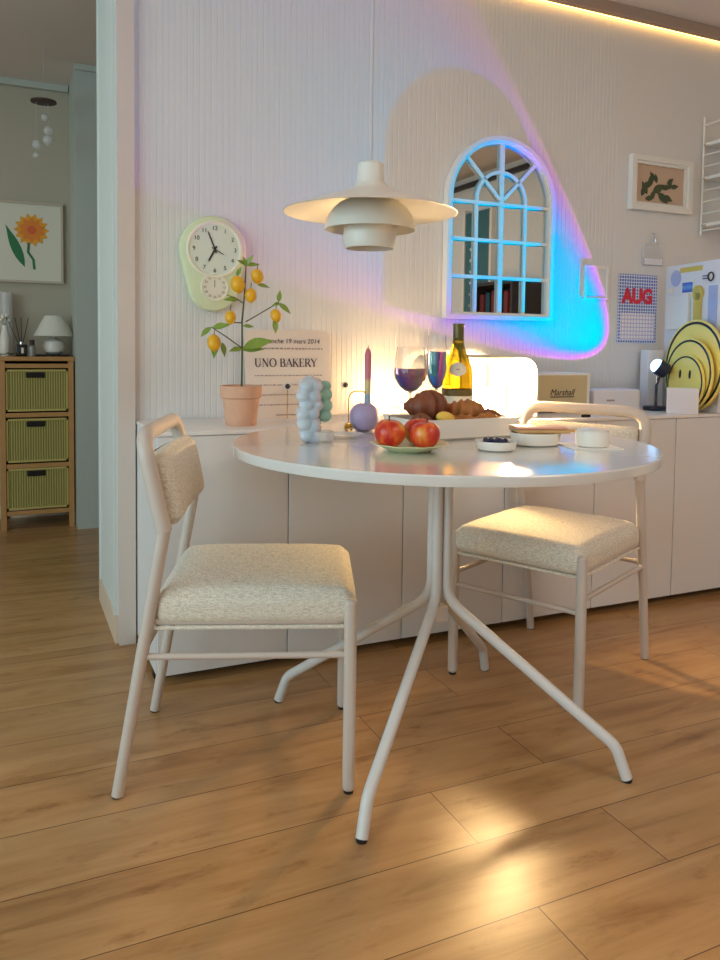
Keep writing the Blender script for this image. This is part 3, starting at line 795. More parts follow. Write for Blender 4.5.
# ------------------------------------------------------------------ projection lamp
AP = Vector((2.400, 2.400, .905)); AX = Vector((-.7455, .4152, .5214)).normalized()
t = thing('projection_lamp', 'small navy projection lamp with glowing round lens on a round foot', 'lamp', (2.408, 2.402, CT))
o = Vector((2.408, 2.402, CT))
MB().lathe([(.001, 0), (.048, 0), (.050, .003), (.050, .013), (.047, .016), (.001, .016)], 36).build('foot', M['navy'], t)
hc = AP-AX*.028-o
MB().tube([(0, 0, .015), (0, 0, .10), hc+Vector((0, 0, -.012))], [.0055, .0055, .004], 10).build('pole', M['navy'], t)
MB().tube([(0, 0, .082), (0, 0, .135)], .0035, 10).build('pole_tip', M['chrome'], t)
q = AX.to_track_quat('Z', 'Y').to_matrix()
MB().lathe([(.001, -.026), (.024, -.026), (.031, -.020), (.033, .004), (.033, .02), (.030, .022), (.029, .012), (.001, .012)], 32, hc, q).build('head', M['navy'], t)
MB().lathe([(.001, .0125), (.0285, .0125), (.0285, .022), (.026, .032), (.020, .040), (.011, .045), (.001, .046)], 32, hc, q).build('lens', M['lens'], t)

# cartons, memo board and smile plates at the right
t = MB().rbox(0, .075, 0, .05, 0, .243, .002, 3).build('tall_carton', M['lilacwhite'], loc=(2.458, 2.502, CT), rot=(0, 0, R(-6))); tag(t, 'tall narrow white carton standing behind the projection lamp', 'carton')
t = MB().rbox(0, .115, -.01, .005, 0, .10, .002, 3).build('card_box', M['lilacwhite'], loc=(2.330, 2.270, CT), rot=(0, 0, R(-40))); tag(t, 'low white card box in front of the yellow smile plates', 'box')
bA = Vector((2.585, 2.545, CT)); bB = Vector((2.517, 2.19, CT)); d = bB-bA; ba = math.atan2(d.y, d.x)
t = thing('memo_board', 'white memo board pinned with notes at the right end of the cabinet', 'board', bA, ba)
BL = d.length
MB().rbox(0, BL, 0, .012, 0, .600, .004, 3).build('board', M['lilacwhite'], t)
MB().prism(circ(.072, .545, .034), 'y', -.002, 0).build('round_sticker', M['paleblue'], t)
MB().rbox(.03, .175, -.016, 0, .33, .475, .003, 3).build('pocket', M['white'], t)
MB().box(.115, .195, -.004, -.001, .455, .535).build('photo_card', M['white'], t, smooth=0)
MB().box(0, .065, -.001, 0, 0, .04).build('photo_print', M['gaudy'], t, (.122, -.0042, .482), smooth=0)
MB().box(.015, .06, -.002, 0, .485, .505).build('note', M['label'], t, smooth=0)
k = MB(); k.prism(circ(.225, .475, .03, 28), 'y', -.012, -.002).box(.205, .245, -.012, -.002, .36, .475); k.build('key_pouch', M['kraft'], t)
MB().box(.10, .24, -.002, 0, .565, .585).build('washi_tape', M['kraft'], t, smooth=0)
torus = MB().tube([(.298+.016*cos(2*pi*i/20), -.006, .535+.016*sin(2*pi*i/20)) for i in range(20)], .003, 6, closed=True); torus.tube([(.25, -.006, .54), (.283, -.006, .54)], .002, 6); torus.tube([(.25, -.006, .53), (.283, -.006, .53)], .002, 6)
torus.build('scissors', M['ink'], t)
MB().box(.285, .335, -.004, 0, .33, .50).build('blue_note', M['paleblue'], t, smooth=0)
for k, (rr, px_, py_, lab) in enumerate(((.183, 2.488, 2.300, 'largest yellow round smile plate, at the back of the nest of three'), (.146, 2.460, 2.296, 'middle-sized yellow round smile plate, between the larger and smaller ones'), (.113, 2.442, 2.292, 'smallest yellow round smile plate, at the front with its face showing'))):
    t = thing('smile_plate', lab, 'plate', (px_, py_, CT+.001), ba, group='nested smile plates', rot=(-.05, 0, ba))
    MB().prism(circ(0, rr, rr, 64), 'y', -.004, .004).build('disc', M['smile'], t)
    rg = MB(); o_ = circ(0, rr, rr*.955, 64); i_ = circ(0, rr, rr*.902, 64); n = 64
    rg.add([Vector((p[0], -.0055, p[1])) for p in o_]+[Vector((p[0], -.0055, p[1])) for p in i_]+[Vector((p[0], -.0035, p[1])) for p in o_]+[Vector((p[0], -.0035, p[1])) for p in i_],
           sum([[(i, (i+1) % n, n+(i+1) % n, n+i), (i, 2*n+i, 2*n+(i+1) % n, (i+1) % n), (n+i, n+(i+1) % n, 3*n+(i+1) % n, 3*n+i)] for i in range(n)], []))
    rg.build('outline_ring', M['smileline'], t, smooth=0)
    if k == 2:
        for s in (-1, 1): MB().prism([(s*.030+.006*cos(a), rr*1.32+.017*sin(a)) for a in [2*pi*i/20 for i in range(20)]], 'y', -.006, -.0035).build('eye', M['smileline'], t, smooth=0)
        MB().tube([(rr*.58*cos(a), -.005, rr+rr*.58*sin(a)) for a in [R(200+140*i/20) for i in range(21)]], .003, 6).build('mouth', M['smileline'], t)

# ------------------------------------------------------------------ wall things at the right
t = thing('hanging_calendar', 'blue gingham wall calendar with red letters AUG', 'calendar', (2.35, YW-.002, .993))
MB().box(0, .212, -.003, 0, 0, .292).build('sheet', M['gingham'], t, smooth=0)
MB().box(.012, .200, -.0045, -.003, .012, .128).build('day_grid', M['gridpink'], t, smooth=0)
au = text_mesh([('AUG', .106, .188, .080, 'CENTER', 0)], 'month_lettering', M['red'], t, (0, -.0045, 0), depth=.0006)
au.scale = (.98, 1.05, 1)
t = thing('small_frame', 'white framed plant print on the back wall, right of the mirror', 'picture', (2.385, YW-.002, 1.555))
fw_, fh_ = .342, .226
fb = MB()
for x0_, x1_, z0_, z1_ in ((0, fw_, 0, .022), (0, fw_, fh_-.022, fh_), (0, .022, .022, fh_-.022), (fw_-.022, fw_, .022, fh_-.022)): fb.box(x0_, x1_, -.026, 0, z0_, z1_)
for x0_, x1_, z0_, z1_ in ((.022, fw_-.022, .022, .034), (.022, fw_-.022, fh_-.034, fh_-.022), (.022, .034, .034, fh_-.034), (fw_-.034, fw_-.022, .034, fh_-.034)): fb.box(x0_, x1_, -.018, 0, z0_, z1_)
fb.build('frame', M['white'], t, smooth=0)
MB().box(.034, fw_-.034, -.006, -.002, .034, fh_-.034).build('print', M['photopaper'], t, smooth=0)
lf = MB(); rnd = random.Random(5)
for k, (x_, z_, a, L) in enumerate(((.07, .06, 70, .05), (.075, .10, 20, .06), (.10, .07, 120, .06), (.12, .05, 60, .05), (.13, .08, 30, .075), (.11, .10, 75, .06), (.15, .12, 100, .04), (.16, .08, -35, .07), (.21, .12, 40, .045), (.23, .11, 10, .045), (.22, .10, 70, .04), (.09, .05, 10, .05), (.18, .10, 15, .05), (.14, .13, 130, .045), (.19, .07, -20, .055))):
    lf.leaf((x_, -.0075-.0002*k, z_), (cos(R(a)), 0, sin(R(a))), (0, -1, 0), L, L*.46, .02, 0)
lf.build('printed_leaves', M['darkleaf'], t)
t = thing('wall_panel', 'small square white-rimmed wall panel in the blue light, left of the calendar', 'switch', (2.165, YW-.002, 1.172))
fb = MB()
for x0_, x1_, z0_, z1_ in ((0, .126, 0, .006), (0, .126, .126, .138), (0, .011, .006, .126), (.117, .126, .006, .126)): fb.box(x0_, x1_, -.009, 0, z0_, z1_)
fb.build('rim', M['white'], t, smooth=0)
MB().box(.011, .117, -.0045, 0, .006, .126).build('face', M['panel'], t, smooth=0)
t = thing('hanging_pouch', 'faint clear pouch hanging from a small hook above the calendar', 'pouch', (2.47, YW-.002, 1.325))
MB().rbox(0, .115, -.012, -.002, 0, .09, .004, 3).build('pouch', M['film'], t)
MB().box(.008, .107, -.0135, -.012, .004, .03).build('label_strip', M['lilacwhite'], t, smooth=0)
MB().tube([(.058, -.001, .14), (.058, -.012, .138), (.058, -.012, .105), (.058, -.02, .10), (.058, -.02, .112)], .0025, 8).build('hook', M['chrome'], t)
MB().tube([(.02, -.007, .088), (.058, -.016, .107), (.096, -.007, .088)], .001, 6).build('string', M['cord'], t)
# white wire shelf at the right edge
t = thing('wire_shelf', 'white wire ladder shelf on the wall at the right edge', 'shelf', (2.80, YW-.006, 0))
lad = MB(); lad.tube([(0, -.006, 1.47), (0, -.006, 1.985)], .005, 8); lad.tube([(0, -.206, 1.47), (0, -.206, 1.985)], .005, 8)
lad.build('side_ladder', M['white'], t)
for z in (1.95, 1.82, 1.77, 1.666, 1.617, 1.566, 1.492): MB().tube([(0, -.006, z), (0, -.206, z)], .0032, 8).build('rung', M['white'], t)
for z in (1.864, 1.718, 1.514):
    sh = MB().rbox(.004, .56, -.205, -.008, z-.005, z+.011, .004, 3).build('shelf_board', M['white'], t)
    MB().tube([(-.003, -.01, z), (.006, -.03, z)], .004, 8).build('bracket', M['chrome'], sh)

# ------------------------------------------------------------------ things on the table
def on(x, y): return (x, y, TZ)
# bubbly vase
t = thing('bubble_vase', 'pale blue iridescent bubble vase standing at the left of the tabletop', 'vase', on(.668, 1.738)); t.scale = (1.14, 1.1, .97)
vb = MB(); rnd = random.Random(11)
for k, (x_, z_, rr) in enumerate(((-.016, .018, .018), (-.002, .014, .018), (-.022, .045, .0175), (-.002, .04, .018), (-.024, .068, .0165), (-.006, .07, .0165), (-.018, .092, .017), (.004, .09, .015), (-.025, .113, .016), (-.003, .112, .0175), (-.018, .136, .017), (.002, .137, .016), (-.01, .146, .013))):
    for y_ in (-.010, .012): vb.ball((x_+y_*.3, y_, z_+.005*(y_ > 0)), rr, 16, 10)
vo = vb.build('bubble_body', M['vase'], t)
rm = vo.modifiers.new('remesh', 'REMESH'); rm.mode = 'VOXEL'; rm.voxel_size = .0022; rm.use_smooth_shade = True
sm_ = vo.modifiers.new('smooth', 'SMOOTH'); sm_.iterations = 6; sm_.factor = .5
g = MB(); 
for z_, rr in ((.062, .015), (.088, .017), (.115, .016), (.137, .013)): g.ball((.028, .012, z_), rr, 16, 10)
go = g.build('side_bubbles', mat('seafoam_glass', (176, 226, 210), .08, Transmission_Weight=.4, IOR=1.3), t)
rm = go.modifiers.new('remesh', 'REMESH'); rm.mode = 'VOXEL'; rm.voxel_size = .0022; rm.use_smooth_shade = True
MB().lathe([(.001, 0), (.026, 0), (.030, .004), (.031, .026), (.028, .027), (.026, .006), (.001, .005)], 32, (.012, 0, 0)).build('glass_foot', M['acrylic'], t)
# lilac round holder with a striped candle and brass hoop
t = thing('candle_holder', 'round lilac candle holder with a brass hoop handle', 'candle holder', on(.885, 1.925))
MB().lathe([(.001, .002), (.018, .0), (.032, .008), (.0395, .024), (.041, .038), (.038, .054), (.030, .066), (.018, .073), (.011, .074), (.010, .060), (.001, .060)], 36).build('body', M['lilac'], t)
hp = fillet([(-.052, -.012, .014), (-.052, -.010, .108), (.003, -.004, .108), (.003, 0, .07)], .026, 8)
MB().tube(hp, .0018, 8).build('hoop', M['gold'], t)
kn = MB(); kn.ball((-.055, -.014, .016), .009, 12, 8); kn.tube([(-.055+.010*cos(2*pi*i/16), -.020, .012+.010*sin(2*pi*i/16)) for i in range(16)], .003, 8, closed=True)
kn.build('knot', M['gold'], t)
t = thing('taper_candle', 'tall pink, yellow and blue taper candle standing in the lilac holder', 'candle', (.893, 1.923, TZ+.0602))
MB().lathe([(.001, 0), (.0088, 0), (.0088, .146), (.006, .158), (.002, .164), (.001, .164)], 20).build('wax', M['candle'], t)
MB().tube([(0, 0, .163), (.001, 0, .171)], .001, 6).build('wick', M['red'], t)
# wavy glass dish beside it
t = MB().lathe([(.001, .001), (.035, .001), (.05, .007), (.052, .009), (.034, .004), (.001, .003)], 40, wob=lambda r_, a, z: r_*(1+.05*sin(8*a)*(z > .005))).build('glass_saucer', M['acrylic'], loc=on(.772, 1.80)); tag(t, 'clear wavy glass saucer on the table below the lilac holder', 'saucer')

# scalloped plate with fruit
t = MB().lathe([(.001, 0), (.045, 0), (.05, .003), (.074, .012), (.086, .0165), (.087, .0185), (.072, .0155), (.05, .007), (.001, .005)], 72,
    wob=lambda r_, a, z: r_*(1+.035*sin(10*a)*max(0, (r_-.05)/.037)))
po = t.build('fruit_plate', M['plate'], loc=on(.813, 1.525)); tag(po, 'pale green scalloped plate under the red apples', 'plate')
def apple(x_, y_, z_, rr, label, seed, tilt):
    t = thing('apple', label, 'apple', (x_, y_, z_+.002), group='red apples on the scalloped plate')
    pr = []
    for i in range(19):
        a = pi*i/18; rad = rr*(sin(a)**.85)*(1.0+.06*cos(a)*-1); z = -rr*.9*cos(a)
        if i > 15: z -= rr*.16*((i-15)/3)**2
        if i < 2: z += rr*.10*(2-i)/2
        pr.append((max(1e-5, rad), z+rr*.86))
    b = MB().lathe(pr, 28, (0, 0, 0)).build('fruit', m_apple('apple_skin', seed), t, rot=(tilt, -tilt*.5, seed))
    MB().tube([(0, 0, rr*1.5), (.003, .002, rr*1.95)], [.0014, .0018], 6).build('stalk', M['brown'], t)
apple(.762, 1.530, TZ+.0085, 0.0345, 'red and yellow apple on the left of the scalloped plate', 1.3, .1)
apple(.832, 1.486, TZ+.0085, .0330, 'red apple at the front right of the scalloped plate', 2.1, -.1)
apple(.854, 1.557, TZ+.0085, .0330, 'dark red apple at the back right of the scalloped plate', 4.7, .12)

# tray of pastries
t = thing('pastry_tray', 'rectangular ivory dish holding pastries in the middle of the table', 'dish', on(1.045, 1.735), R(4))
tw, td, tz = .160, .085, .052
def rr2(hx, hy, r_, n=6):
    o = []
    for sx, sy, a0 in ((1, 1, 0), (-1, 1, pi/2), (-1, -1, pi), (1, -1, 3*pi/2)):
        for i in range(n+1): o.append((sx*(hx-r_)+r_*cos(a0+pi/2*i/n), sy*(hy-r_)+r_*sin(a0+pi/2*i/n)))
    return o
def ring_stack(levels):
    mb = MB(); n = len(levels[0][0]); v = []; Fc = []
    for e, z in levels: v += [Vector((p[0], p[1], z)) for p in e]
    for k in range(len(levels)-1):
        for i in range(n): Fc.append((k*n+i, k*n+(i+1) % n, (k+1)*n+(i+1) % n, (k+1)*n+i))
    Fc += [tuple(range(n))[::-1], tuple(range((len(levels)-1)*n, len(levels)*n))]
    mb.add(v, Fc); return mb
ring_stack([(rr2(tw-.012, td-.012, .012), 0), (rr2(tw-.004, td-.004, .014), .006), (rr2(tw, td, .016), tz), (rr2(tw-.007, td-.007, .012), tz), (rr2(tw-.012, td-.012, .012), .010), (rr2(tw-.03, td-.03, .01), .008)]).build('dish', M['ceramic'], t)
def pastry(x_, y_, z_, L, rad, rz, label, m, curl=.5, ridges=7):
    pts = []; rads = []; N = 42
    for i in range(N+1):
        u = -1+2*i/N; a = u*curl*2
        pts.append((L*sin(a)/(2*curl)/1.0, L*(1-cos(a))/(2*curl), rad*1.17)); 
        rads.append(max(.003, rad*(1-abs(u)**2.2*.75)*(1+.10*sin(u*ridges*pi))*random.uniform(.93, 1.08)))
    o = MB().tube(pts, rads, 18).build('pastry', m, loc=(x_, y_, z_), rot=(0, 0, rz), smooth=70)
    tag(o, label, 'pastry', 'pastries in the rectangular dish'); return o
zt = TZ+.0105
pastry(.985, 1.745, zt+.026, .072, .036, R(20), 'large dark brown croissant heaped at the left of the rectangular dish', M['pastry'])
pastry(1.098, 1.752, zt+.020, .062, .028, R(-15), 'golden brown croissant in the middle of the rectangular dish', M['pastry2'])
pastry(.935, 1.695, zt, .045, .024, R(80), 'small brown roll under the large croissant at the left', M['pastry'], .3, 5)
pastry(1.06, 1.70, zt, .055, .022, R(160), 'golden roll at the front of the rectangular dish', M['pastry2'], .3, 5)
pastry(1.158, 1.746, zt+.014, .04, .020, R(-30), 'small dark roll at the right end of the rectangular dish', M['pastry'], .35, 5)
pastry(1.125, 1.695, zt+.006, .04, .021, R(10), 'pale short roll at the front right of the rectangular dish', M['pastry2'], .3, 4)
o = MB().ball((0, 0, .012), .022, 18, 10, (1.3, .8, .7)).build('custard_bun', M['custard'], loc=(.985, 1.668, zt+.033), rot=(0, .2, .3)); tag(o, 'yellow custard bun at the front of the rectangular dish', 'pastry', 'pastries in the rectangular dish')

# bowl of blueberries
t = MB().lathe([(.001, 0), (.036, 0), (.043, .004), (.0465, .018), (.046, .022), (.043, .021), (.040, .008), (.001, .006)], 40)
bo = t.build('berry_bowl', M['ceramic'], loc=on(1.001, 1.469)); tag(bo, 'small shallow white bowl of blueberries at the front of the table', 'bowl')
rnd = random.Random(2); spots = []
for lay, (nmax, zz, rad) in enumerate(((14, .0125, .031), (9, .0215, .024))):
    tries = 0; cnt = 0; pl = []
    while cnt < nmax and tries < 4000:
        tries += 1; a = rnd.uniform(0, 2*pi); q = rad*math.sqrt(rnd.random()); p = (q*cos(a), q*sin(a))
        if all((p[0]-o_[0])**2+(p[1]-o_[1])**2 > .0118**2 for o_ in pl): pl.append(p); cnt += 1
    spots += [(p[0], p[1], zz) for p in pl]
b0 = None
for (x_, y_, z_) in spots:
    if b0 is None:
        b0 = MB().ball((0, 0, 0), .0061, 12, 8).build('blueberry', M['blueberry']); o = b0
    else: o = b0.copy(); COL.objects.link(o)
    o.location = (1.001+x_, 1.469+y_, TZ+z_)
    tag(o, 'dark blueberry heaped with others in the shallow white bowl', 'blueberry', 'blueberries in the shallow white bowl')

# oval dish with slices on a small board
t = MB().lathe([(.001, 0), (.048, 0), (.056, .004), (.062, .028), (.0615, .031), (.058, .030), (.052, .008), (.001, .006)], 44)
bo = t.build('oval_dish', M['ceramic'], loc=on(1.148, 1.520), rot=(0, 0, .3)); bo.scale = (1.06, .92, 1); tag(bo, 'ivory oval dish between the blueberries and the ramekin', 'dish')
t = thing('serving_board', 'thin bamboo board resting on the rim of the ivory oval dish', 'board', (1.163, 1.513, TZ+.0312), R(-20))
MB().rbox(-.070, .055, -.045, .045, 0, .008, .003, 4).build('plank', M['bamboo'], t)
MB().rbox(.052, .092, -.012, .012, .001, .007, .003, 4).build('grip', M['bamboo'], t)
for k, (x_, y_, lab) in enumerate(((1.125, 1.525, 'pinkish ham slice at the left on the bamboo board'), (1.178, 1.507, 'pinkish ham slice at the right on the bamboo board'))):
    o = MB().rbox(-.034, .034, -.034, .034, 0, .006, .0028, 6).build('ham_slice', M['ham'], loc=(x_, y_, TZ+.0394), rot=(0, 0, R(-20))); tag(o, lab, 'food slice', 'ham slices on the bamboo board')

# ramekin on a white napkin
t = MB().rbox(-.06, .06, -.055, .055, 0, .003, .0012, 3).build('napkin', M['white'], loc=on(1.247, 1.445), rot=(0, 0, R(-18))); tag(t, 'folded white napkin under the small ramekin', 'napkin')
t = thing('ramekin', 'small white lidded ramekin at the right of the tabletop', 'bowl', (1.243, 1.431, TZ+.0032))
MB().lathe([(.001, 0), (.033, 0), (.037, .003), (.039, .030), (.039, .036), (.036, .036), (.034, .008), (.001, .006)], 40).build('bowl', M['ceramic'], t)
MB().lathe([(.001, .034), (.0345, .034), (.0355, .038), (.020, .041), (.001, .0415)], 36).build('lid', M['ceramic'], t)

# wine glasses and bottle
def wine_glass(name, label, x_, y_, prof_out, th, stem_r, foot_r, zst, liq, lm):
    t = thing(name, label, 'glass', on(x_, y_), group='filled stemware behind the pastry dish')
    inn = [(max(.0008, r_-th), z+(th if i == 0 else 0)) for i, (r_, z) in enumerate(prof_out)]
    MB().lathe(prof_out+inn[::-1], 40, close=True).build('bowl', M['clear'], t)
    MB().lathe([(.001, 0), (foot_r, 0), (foot_r, .0015), (foot_r*.4, .004), (stem_r*1.2, .010), (stem_r, .02), (stem_r, zst-.006), (stem_r*2, zst+.001), (.001, zst+.001)], 32).build('stem', M['clear'], t)
    lq = [(.0008, inn[0][1]+.0008)]
    for r_, z in inn[1:]:
        if z < liq: lq.append((r_-.0006, z))
    for (ra, za), (rb_, zb_) in zip(inn[:-1], inn[1:]):
        if za <= liq < zb_: lq.append((ra+(rb_-ra)*(liq-za)/(zb_-za)-.0006, liq))
    lq.append((.0008, liq)); MB().lathe(lq, 40).build('drink', lm, t)
wine_glass('wine_glass', 'angular wine glass of dark iridescent wine, left of the flute', 1.037, 1.95,
           [(.002, .100), (.018, .105), (.033, .120), (.043, .138), (.0465, .150), (.0465, .160), (.043, .190), (.0385, .228)], .0012, .0032, .036, .1, .168, M['wine'])
wine_glass('champagne_flute', 'slim champagne flute of striped iridescent drink, beside the bottle', 1.142, 1.985,
           [(.002, .105), (.012, .112), (.022, .128), (.029, .152), (.031, .178), (.030, .205), (.027, .235), (.0255, .262)], .0012, .003, .031, .105, .216, M['flutewine'])
t = thing('wine_bottle', 'yellow-green wine bottle with a cream label at the back of the table', 'bottle', on(1.226, 2.005)); t.scale = (1, 1, .972)
pr = [(.001, 0), (.040, 0), (.0455, .005), (.046, .012), (.046, .140), (.0455, .155), (.042, .175), (.034, .198), (.0245, .220), (.0185, .240), (.0158, .262), (.0155, .300), (.001, .300)]
MB().lathe(pr, 40).build('glass_body', M['bottle'], t)
MB().lathe([(.0157, .262), (.0163, .262), (.0163, .300), (.0172, .301), (.0172, .307), (.001, .308), (.001, .302), (.0157, .300)], 28).build('foil_cap', M['foil'], t)
def wrap(r0, z0, z1, a0, a1, name, m, rf=None):
    mb = MB(); n = 24; v = []
    for z in (z0, z1):
        for i in range(n+1):
            a = a0+(a1-a0)*i/n; q = r0 if rf is None else rf(z); v.append(Vector((q*cos(a), q*sin(a), z)))
    mb.add(v, [(i, i+1, n+2+i, n+1+i) for i in range(n)]); return mb.build(name, m, t)
wrap(.0465, .018, .088, 0, 2*pi, 'label', M['label'])
wrap(.0466, .089, .108, 0, 2*pi, 'label_border', M['labeldark'])
cl = MB(); ca = math.atan2(-2.005, -1.226)
zz = [.148+.042*i/6 for i in range(7)]
def brad(z):
    for (ra, za), (rb_, zb_) in zip(pr[:-1], pr[1:]):
        if za <= z <= zb_ and zb_ > za: return ra+(rb_-ra)*(z-za)/(zb_-za)
    return .04
v = []; ns = 12
for z in zz:
    wv = math.sqrt(max(0, 1-((z-.169)/.0212)**2))*.6
    for i in range(ns+1):
        a = ca+wv*(-1+2*i/ns); v.append(Vector(((brad(z)+.0007)*cos(a), (brad(z)+.0007)*sin(a), z)))
cl.add(v, [(k*(ns+1)+i, k*(ns+1)+i+1, (k+1)*(ns+1)+i+1, (k+1)*(ns+1)+i) for k in range(6) for i in range(ns)])
cl.build('crest_label', M['label'], t)
cr_ = MB(); d_ = Vector((cos(ca), sin(ca), 0)); cr_.ball(d_*(brad(.169)+.0012)+Vector((0, 0, .169)), .0045, 14, 8, (.08, 1.6, .35), Matrix.Rotation(ca, 3, 'Z')); cr_.build('crest', M['inkpale'], t)

# ------------------------------------------------------------------ the hall behind the opening
t = thing('rattan_chest', 'narrow wooden chest with three rattan drawers in the hall', 'drawers', (-.03, 4.34, 0))
cw, cd, chh = .352, .30, .890
fb = MB()
for x0_ in (0, cw-.026): 
    for y0_ in (0, cd-.026): fb.box(x0_, x0_+.026, y0_, y0_+.026, 0, chh-.022)
fb.box(.002, .010, .02, cd-.02, .09, chh-.022).box(cw-.010, cw-.002, .02, cd-.02, .09, chh-.022)
for z_ in (.075, .318, .580, .832): fb.box(.02, cw-.02, .004, .024, z_, z_+.022)
fb.build('frame', M['wood'], t, smooth=0)
MB().rbox(-.006, cw+.006, -.008, cd, chh-.022, chh, .004, 3).build('top', M['wood'], t)
MB().box(.012, cw-.012, .26, .27, .09, chh-.03).build('back', M['gapshade'], t, smooth=0)
for z0_, z1_ in ((.104, .316), (.348, .572), (.610, .824)):
    d1 = MB().box(.030, cw-.030, .012, .25, z0_, z1_).build('drawer', M['rattan'], t, smooth=0)
    rim = MB(); 
    for a in ((.028, cw-.028, z1_-.010, z1_), (.028, cw-.028, z0_, z0_+.010), (.028, .037, z0_, z1_), (cw-.037, cw-.028, z0_, z1_)): rim.box(a[0], a[1], .006, .0125, a[2], a[3])
    rim.build('drawer_rim', mat('rattan_rim', (196, 178, 104), .6), d1, smooth=0)
    MB().rbox(cw/2-.052, cw/2+.036, .004, .0118, z1_-.042, z1_-.014, .003, 3).build('grip_hole_shade', M['gapshade'], d1)  # dark slab in place of the hole's inner shade
HZ = chh
t = thing('mushroom_lamp', 'small white table lamp with cone shade and ball base on the rattan chest', 'lamp', (.235, 4.48, HZ+.010))
MB().lathe([(.001, 0), (.03, 0), (.05, .015), (.056, .042), (.048, .07), (.02, .086), (.008, .09), (.008, .11), (.001, .11)], 28).build('base', M['ceramic'], t)
shell(MB(), [(.045, .205), (.07, .16), (.10, .098)], .002, 36).build('shade', M['shadewhite'], t)
MB().lathe([(.001, .2), (.045, .2), (.045, .205), (.001, .207)], 28).build('shade_top', M['shadewhite'], t)
t = MB().rbox(.145, .31, 4.42, 4.54, HZ, HZ+.0098, .003, 3).build('lamp_tray', M['black']); tag(t, 'flat black tray under the small white table lamp', 'tray')
t = thing('reed_diffuser', 'black bottle diffuser with dark reeds on the rattan chest', 'diffuser', (.075, 4.40, HZ))
MB().rbox(-.027, .027, -.022, .022, 0, .062, .006, 3).build('bottle', M['glassdark'], t)
MB().lathe([(.001, .06), (.012, .06), (.012, .075), (.001, .075)], 16).build('neck', M['chrome'], t)
MB().box(-.002, .010, -.0235, -.022, .012, .045).build('label', M['white'], t, smooth=0)
for dx, dy in ((-.07, .02), (-.03, 0), (.035, .01), (.0, .03)): MB().tube([(dx*.1, 0, .05), (dx, dy, .20)], .0017, 6).build('reed', M['ink'], t)
t = thing('scent_bottle', 'small grey glass bottle with dark cap beside the black diffuser', 'bottle', (.125, 4.392, HZ))
MB().lathe([(.001, 0), (.018, 0), (.019, .05), (.01, .058), (.001, .058)], 20).build('body', M['smoky'], t)
MB().lathe([(.001, .058), (.012, .058), (.013, .085), (.001, .087)], 20).build('cap', M['brown'], t)
t = thing('bud_vase', 'slim white vase with small white flowers at the left edge of the chest', 'vase', (-.002, 4.47, HZ))
MB().lathe([(.001, 0), (.022, 0), (.028, .03), (.026, .09), (.014, .14), (.013, .16), (.001, .158)], 24).build('vase', M['ceramic'], t)
for k in range(6):
    a = k*1.05; p = Vector((.018*cos(a), .018*sin(a), .185+.012*(k % 3))); o = MB().tube([(0, 0, .15), p], .0012, 6).build('flower_stem', M['leafgreen'], t)
    MB().ball(p, .010, 10, 6).build('blossom', M['ceramic'], o)
t = thing('leaf_sprig', 'green leafy sprig lying on the chest below the white vase', 'plant', (.02, 4.375, HZ))
for k in range(9): MB().leaf((-.05+.012*k, 0, .004+.002*(k % 3)), (.6*(-1)**k, -.3+.1*(k % 4), .35), (0, 0, 1), .045, .018).build('leaf', M['leafgreen'], t)
t = thing('glass_tumbler', 'clear tall glass cylinder against the hall wall behind the white vase', 'glass', (.005, 4.59, HZ))
MB().lathe([(.001, 0), (.032, 0), (.032, .335), (.030, .335), (.030, .006), (.001, .006)], 24).build('cylinder', M['film'], t)
t = thing('flower_picture', 'framed orange flower picture on the hall wall', 'picture', (-.26, YB-.004, 1.285))
pw_, ph_ = .555, .435
fb = MB()
for a in ((0, pw_, 0, .012), (0, pw_, ph_-.012, ph_), (0, .012, .012, ph_-.012), (pw_-.012, pw_, .012, ph_-.012)): fb.box(a[0], a[1], -.022, 0, a[2], a[3])
fb.build('frame', M['picframe'], t, smooth=0)
MB().box(.012, pw_-.012, -.012, -.002, .012, ph_-.012).build('canvas', M['canvas'], t, smooth=0)
fc = (.395, .285)
for ring_, (L, wd, n_) in enumerate(((.078, .034, 14), (.055, .03, 10))):
    for k in range(n_):
        a = 2*pi*k/n_+ring_*.3
        MB().leaf((fc[0]+.012*cos(a), -.0136-.003*ring_-.00016*k, fc[1]+.012*sin(a)), (cos(a), 0, sin(a)), (0, -1, 0), L, wd*1.25, 0, 0).build('petal', M['petal'] if ring_ == 0 else mat('deep_petal', (236, 138, 52), .7), t)
MB().prism(circ(fc[0], fc[1], .022, 24), 'y', -.0205, -.0175).build('flower_centre', M['petalmid'], t, smooth=0)
MB().tube([(fc[0]-.015, -.0135, fc[1]-.07), (fc[0]-.018, -.0135, fc[1]-.12), (fc[0]+.008, -.0135, fc[1]-.16), (fc[0]+.012, -.0135, fc[1]-.21)], .006, 8).build('flower_stem', M['printgreen'], t)
MB().leaf((fc[0]-.035, -.013, fc[1]-.20), (-.42, 0, 1), (0, -1, 0), .24, .05, 0, 0).build('flower_leaf', M['printgreen'], t)
t = thing('glass_mobile', 'hanging mobile of clear glass balls under a dark disc in the hall', 'mobile', (.176, 4.05, 0))
MB().tube([(0, 0, 2.10), (0, 0, ZC)], .0008, 6).build('cord', M['cord'], t)
MB().lathe([(.001, 2.09), (.058, 2.094), (.058, 2.101), (.001, 2.106)], 28).build('disc', M['brown'], t)
for x_, z_, rr in ((.005, 2.025, .018), (.02, 1.965, .022), (.018, 1.92, .024), (-.03, 1.895, .022), (-.035, 1.845, .014)):
    o = MB().ball((x_, 0, z_), rr, 18, 12).build('glass_ball', M['acrylic'], t)
    MB().tube([(x_, 0, z_+rr), (x_, 0, 2.092)], .0006, 5).build('thread', M['cord'], o)

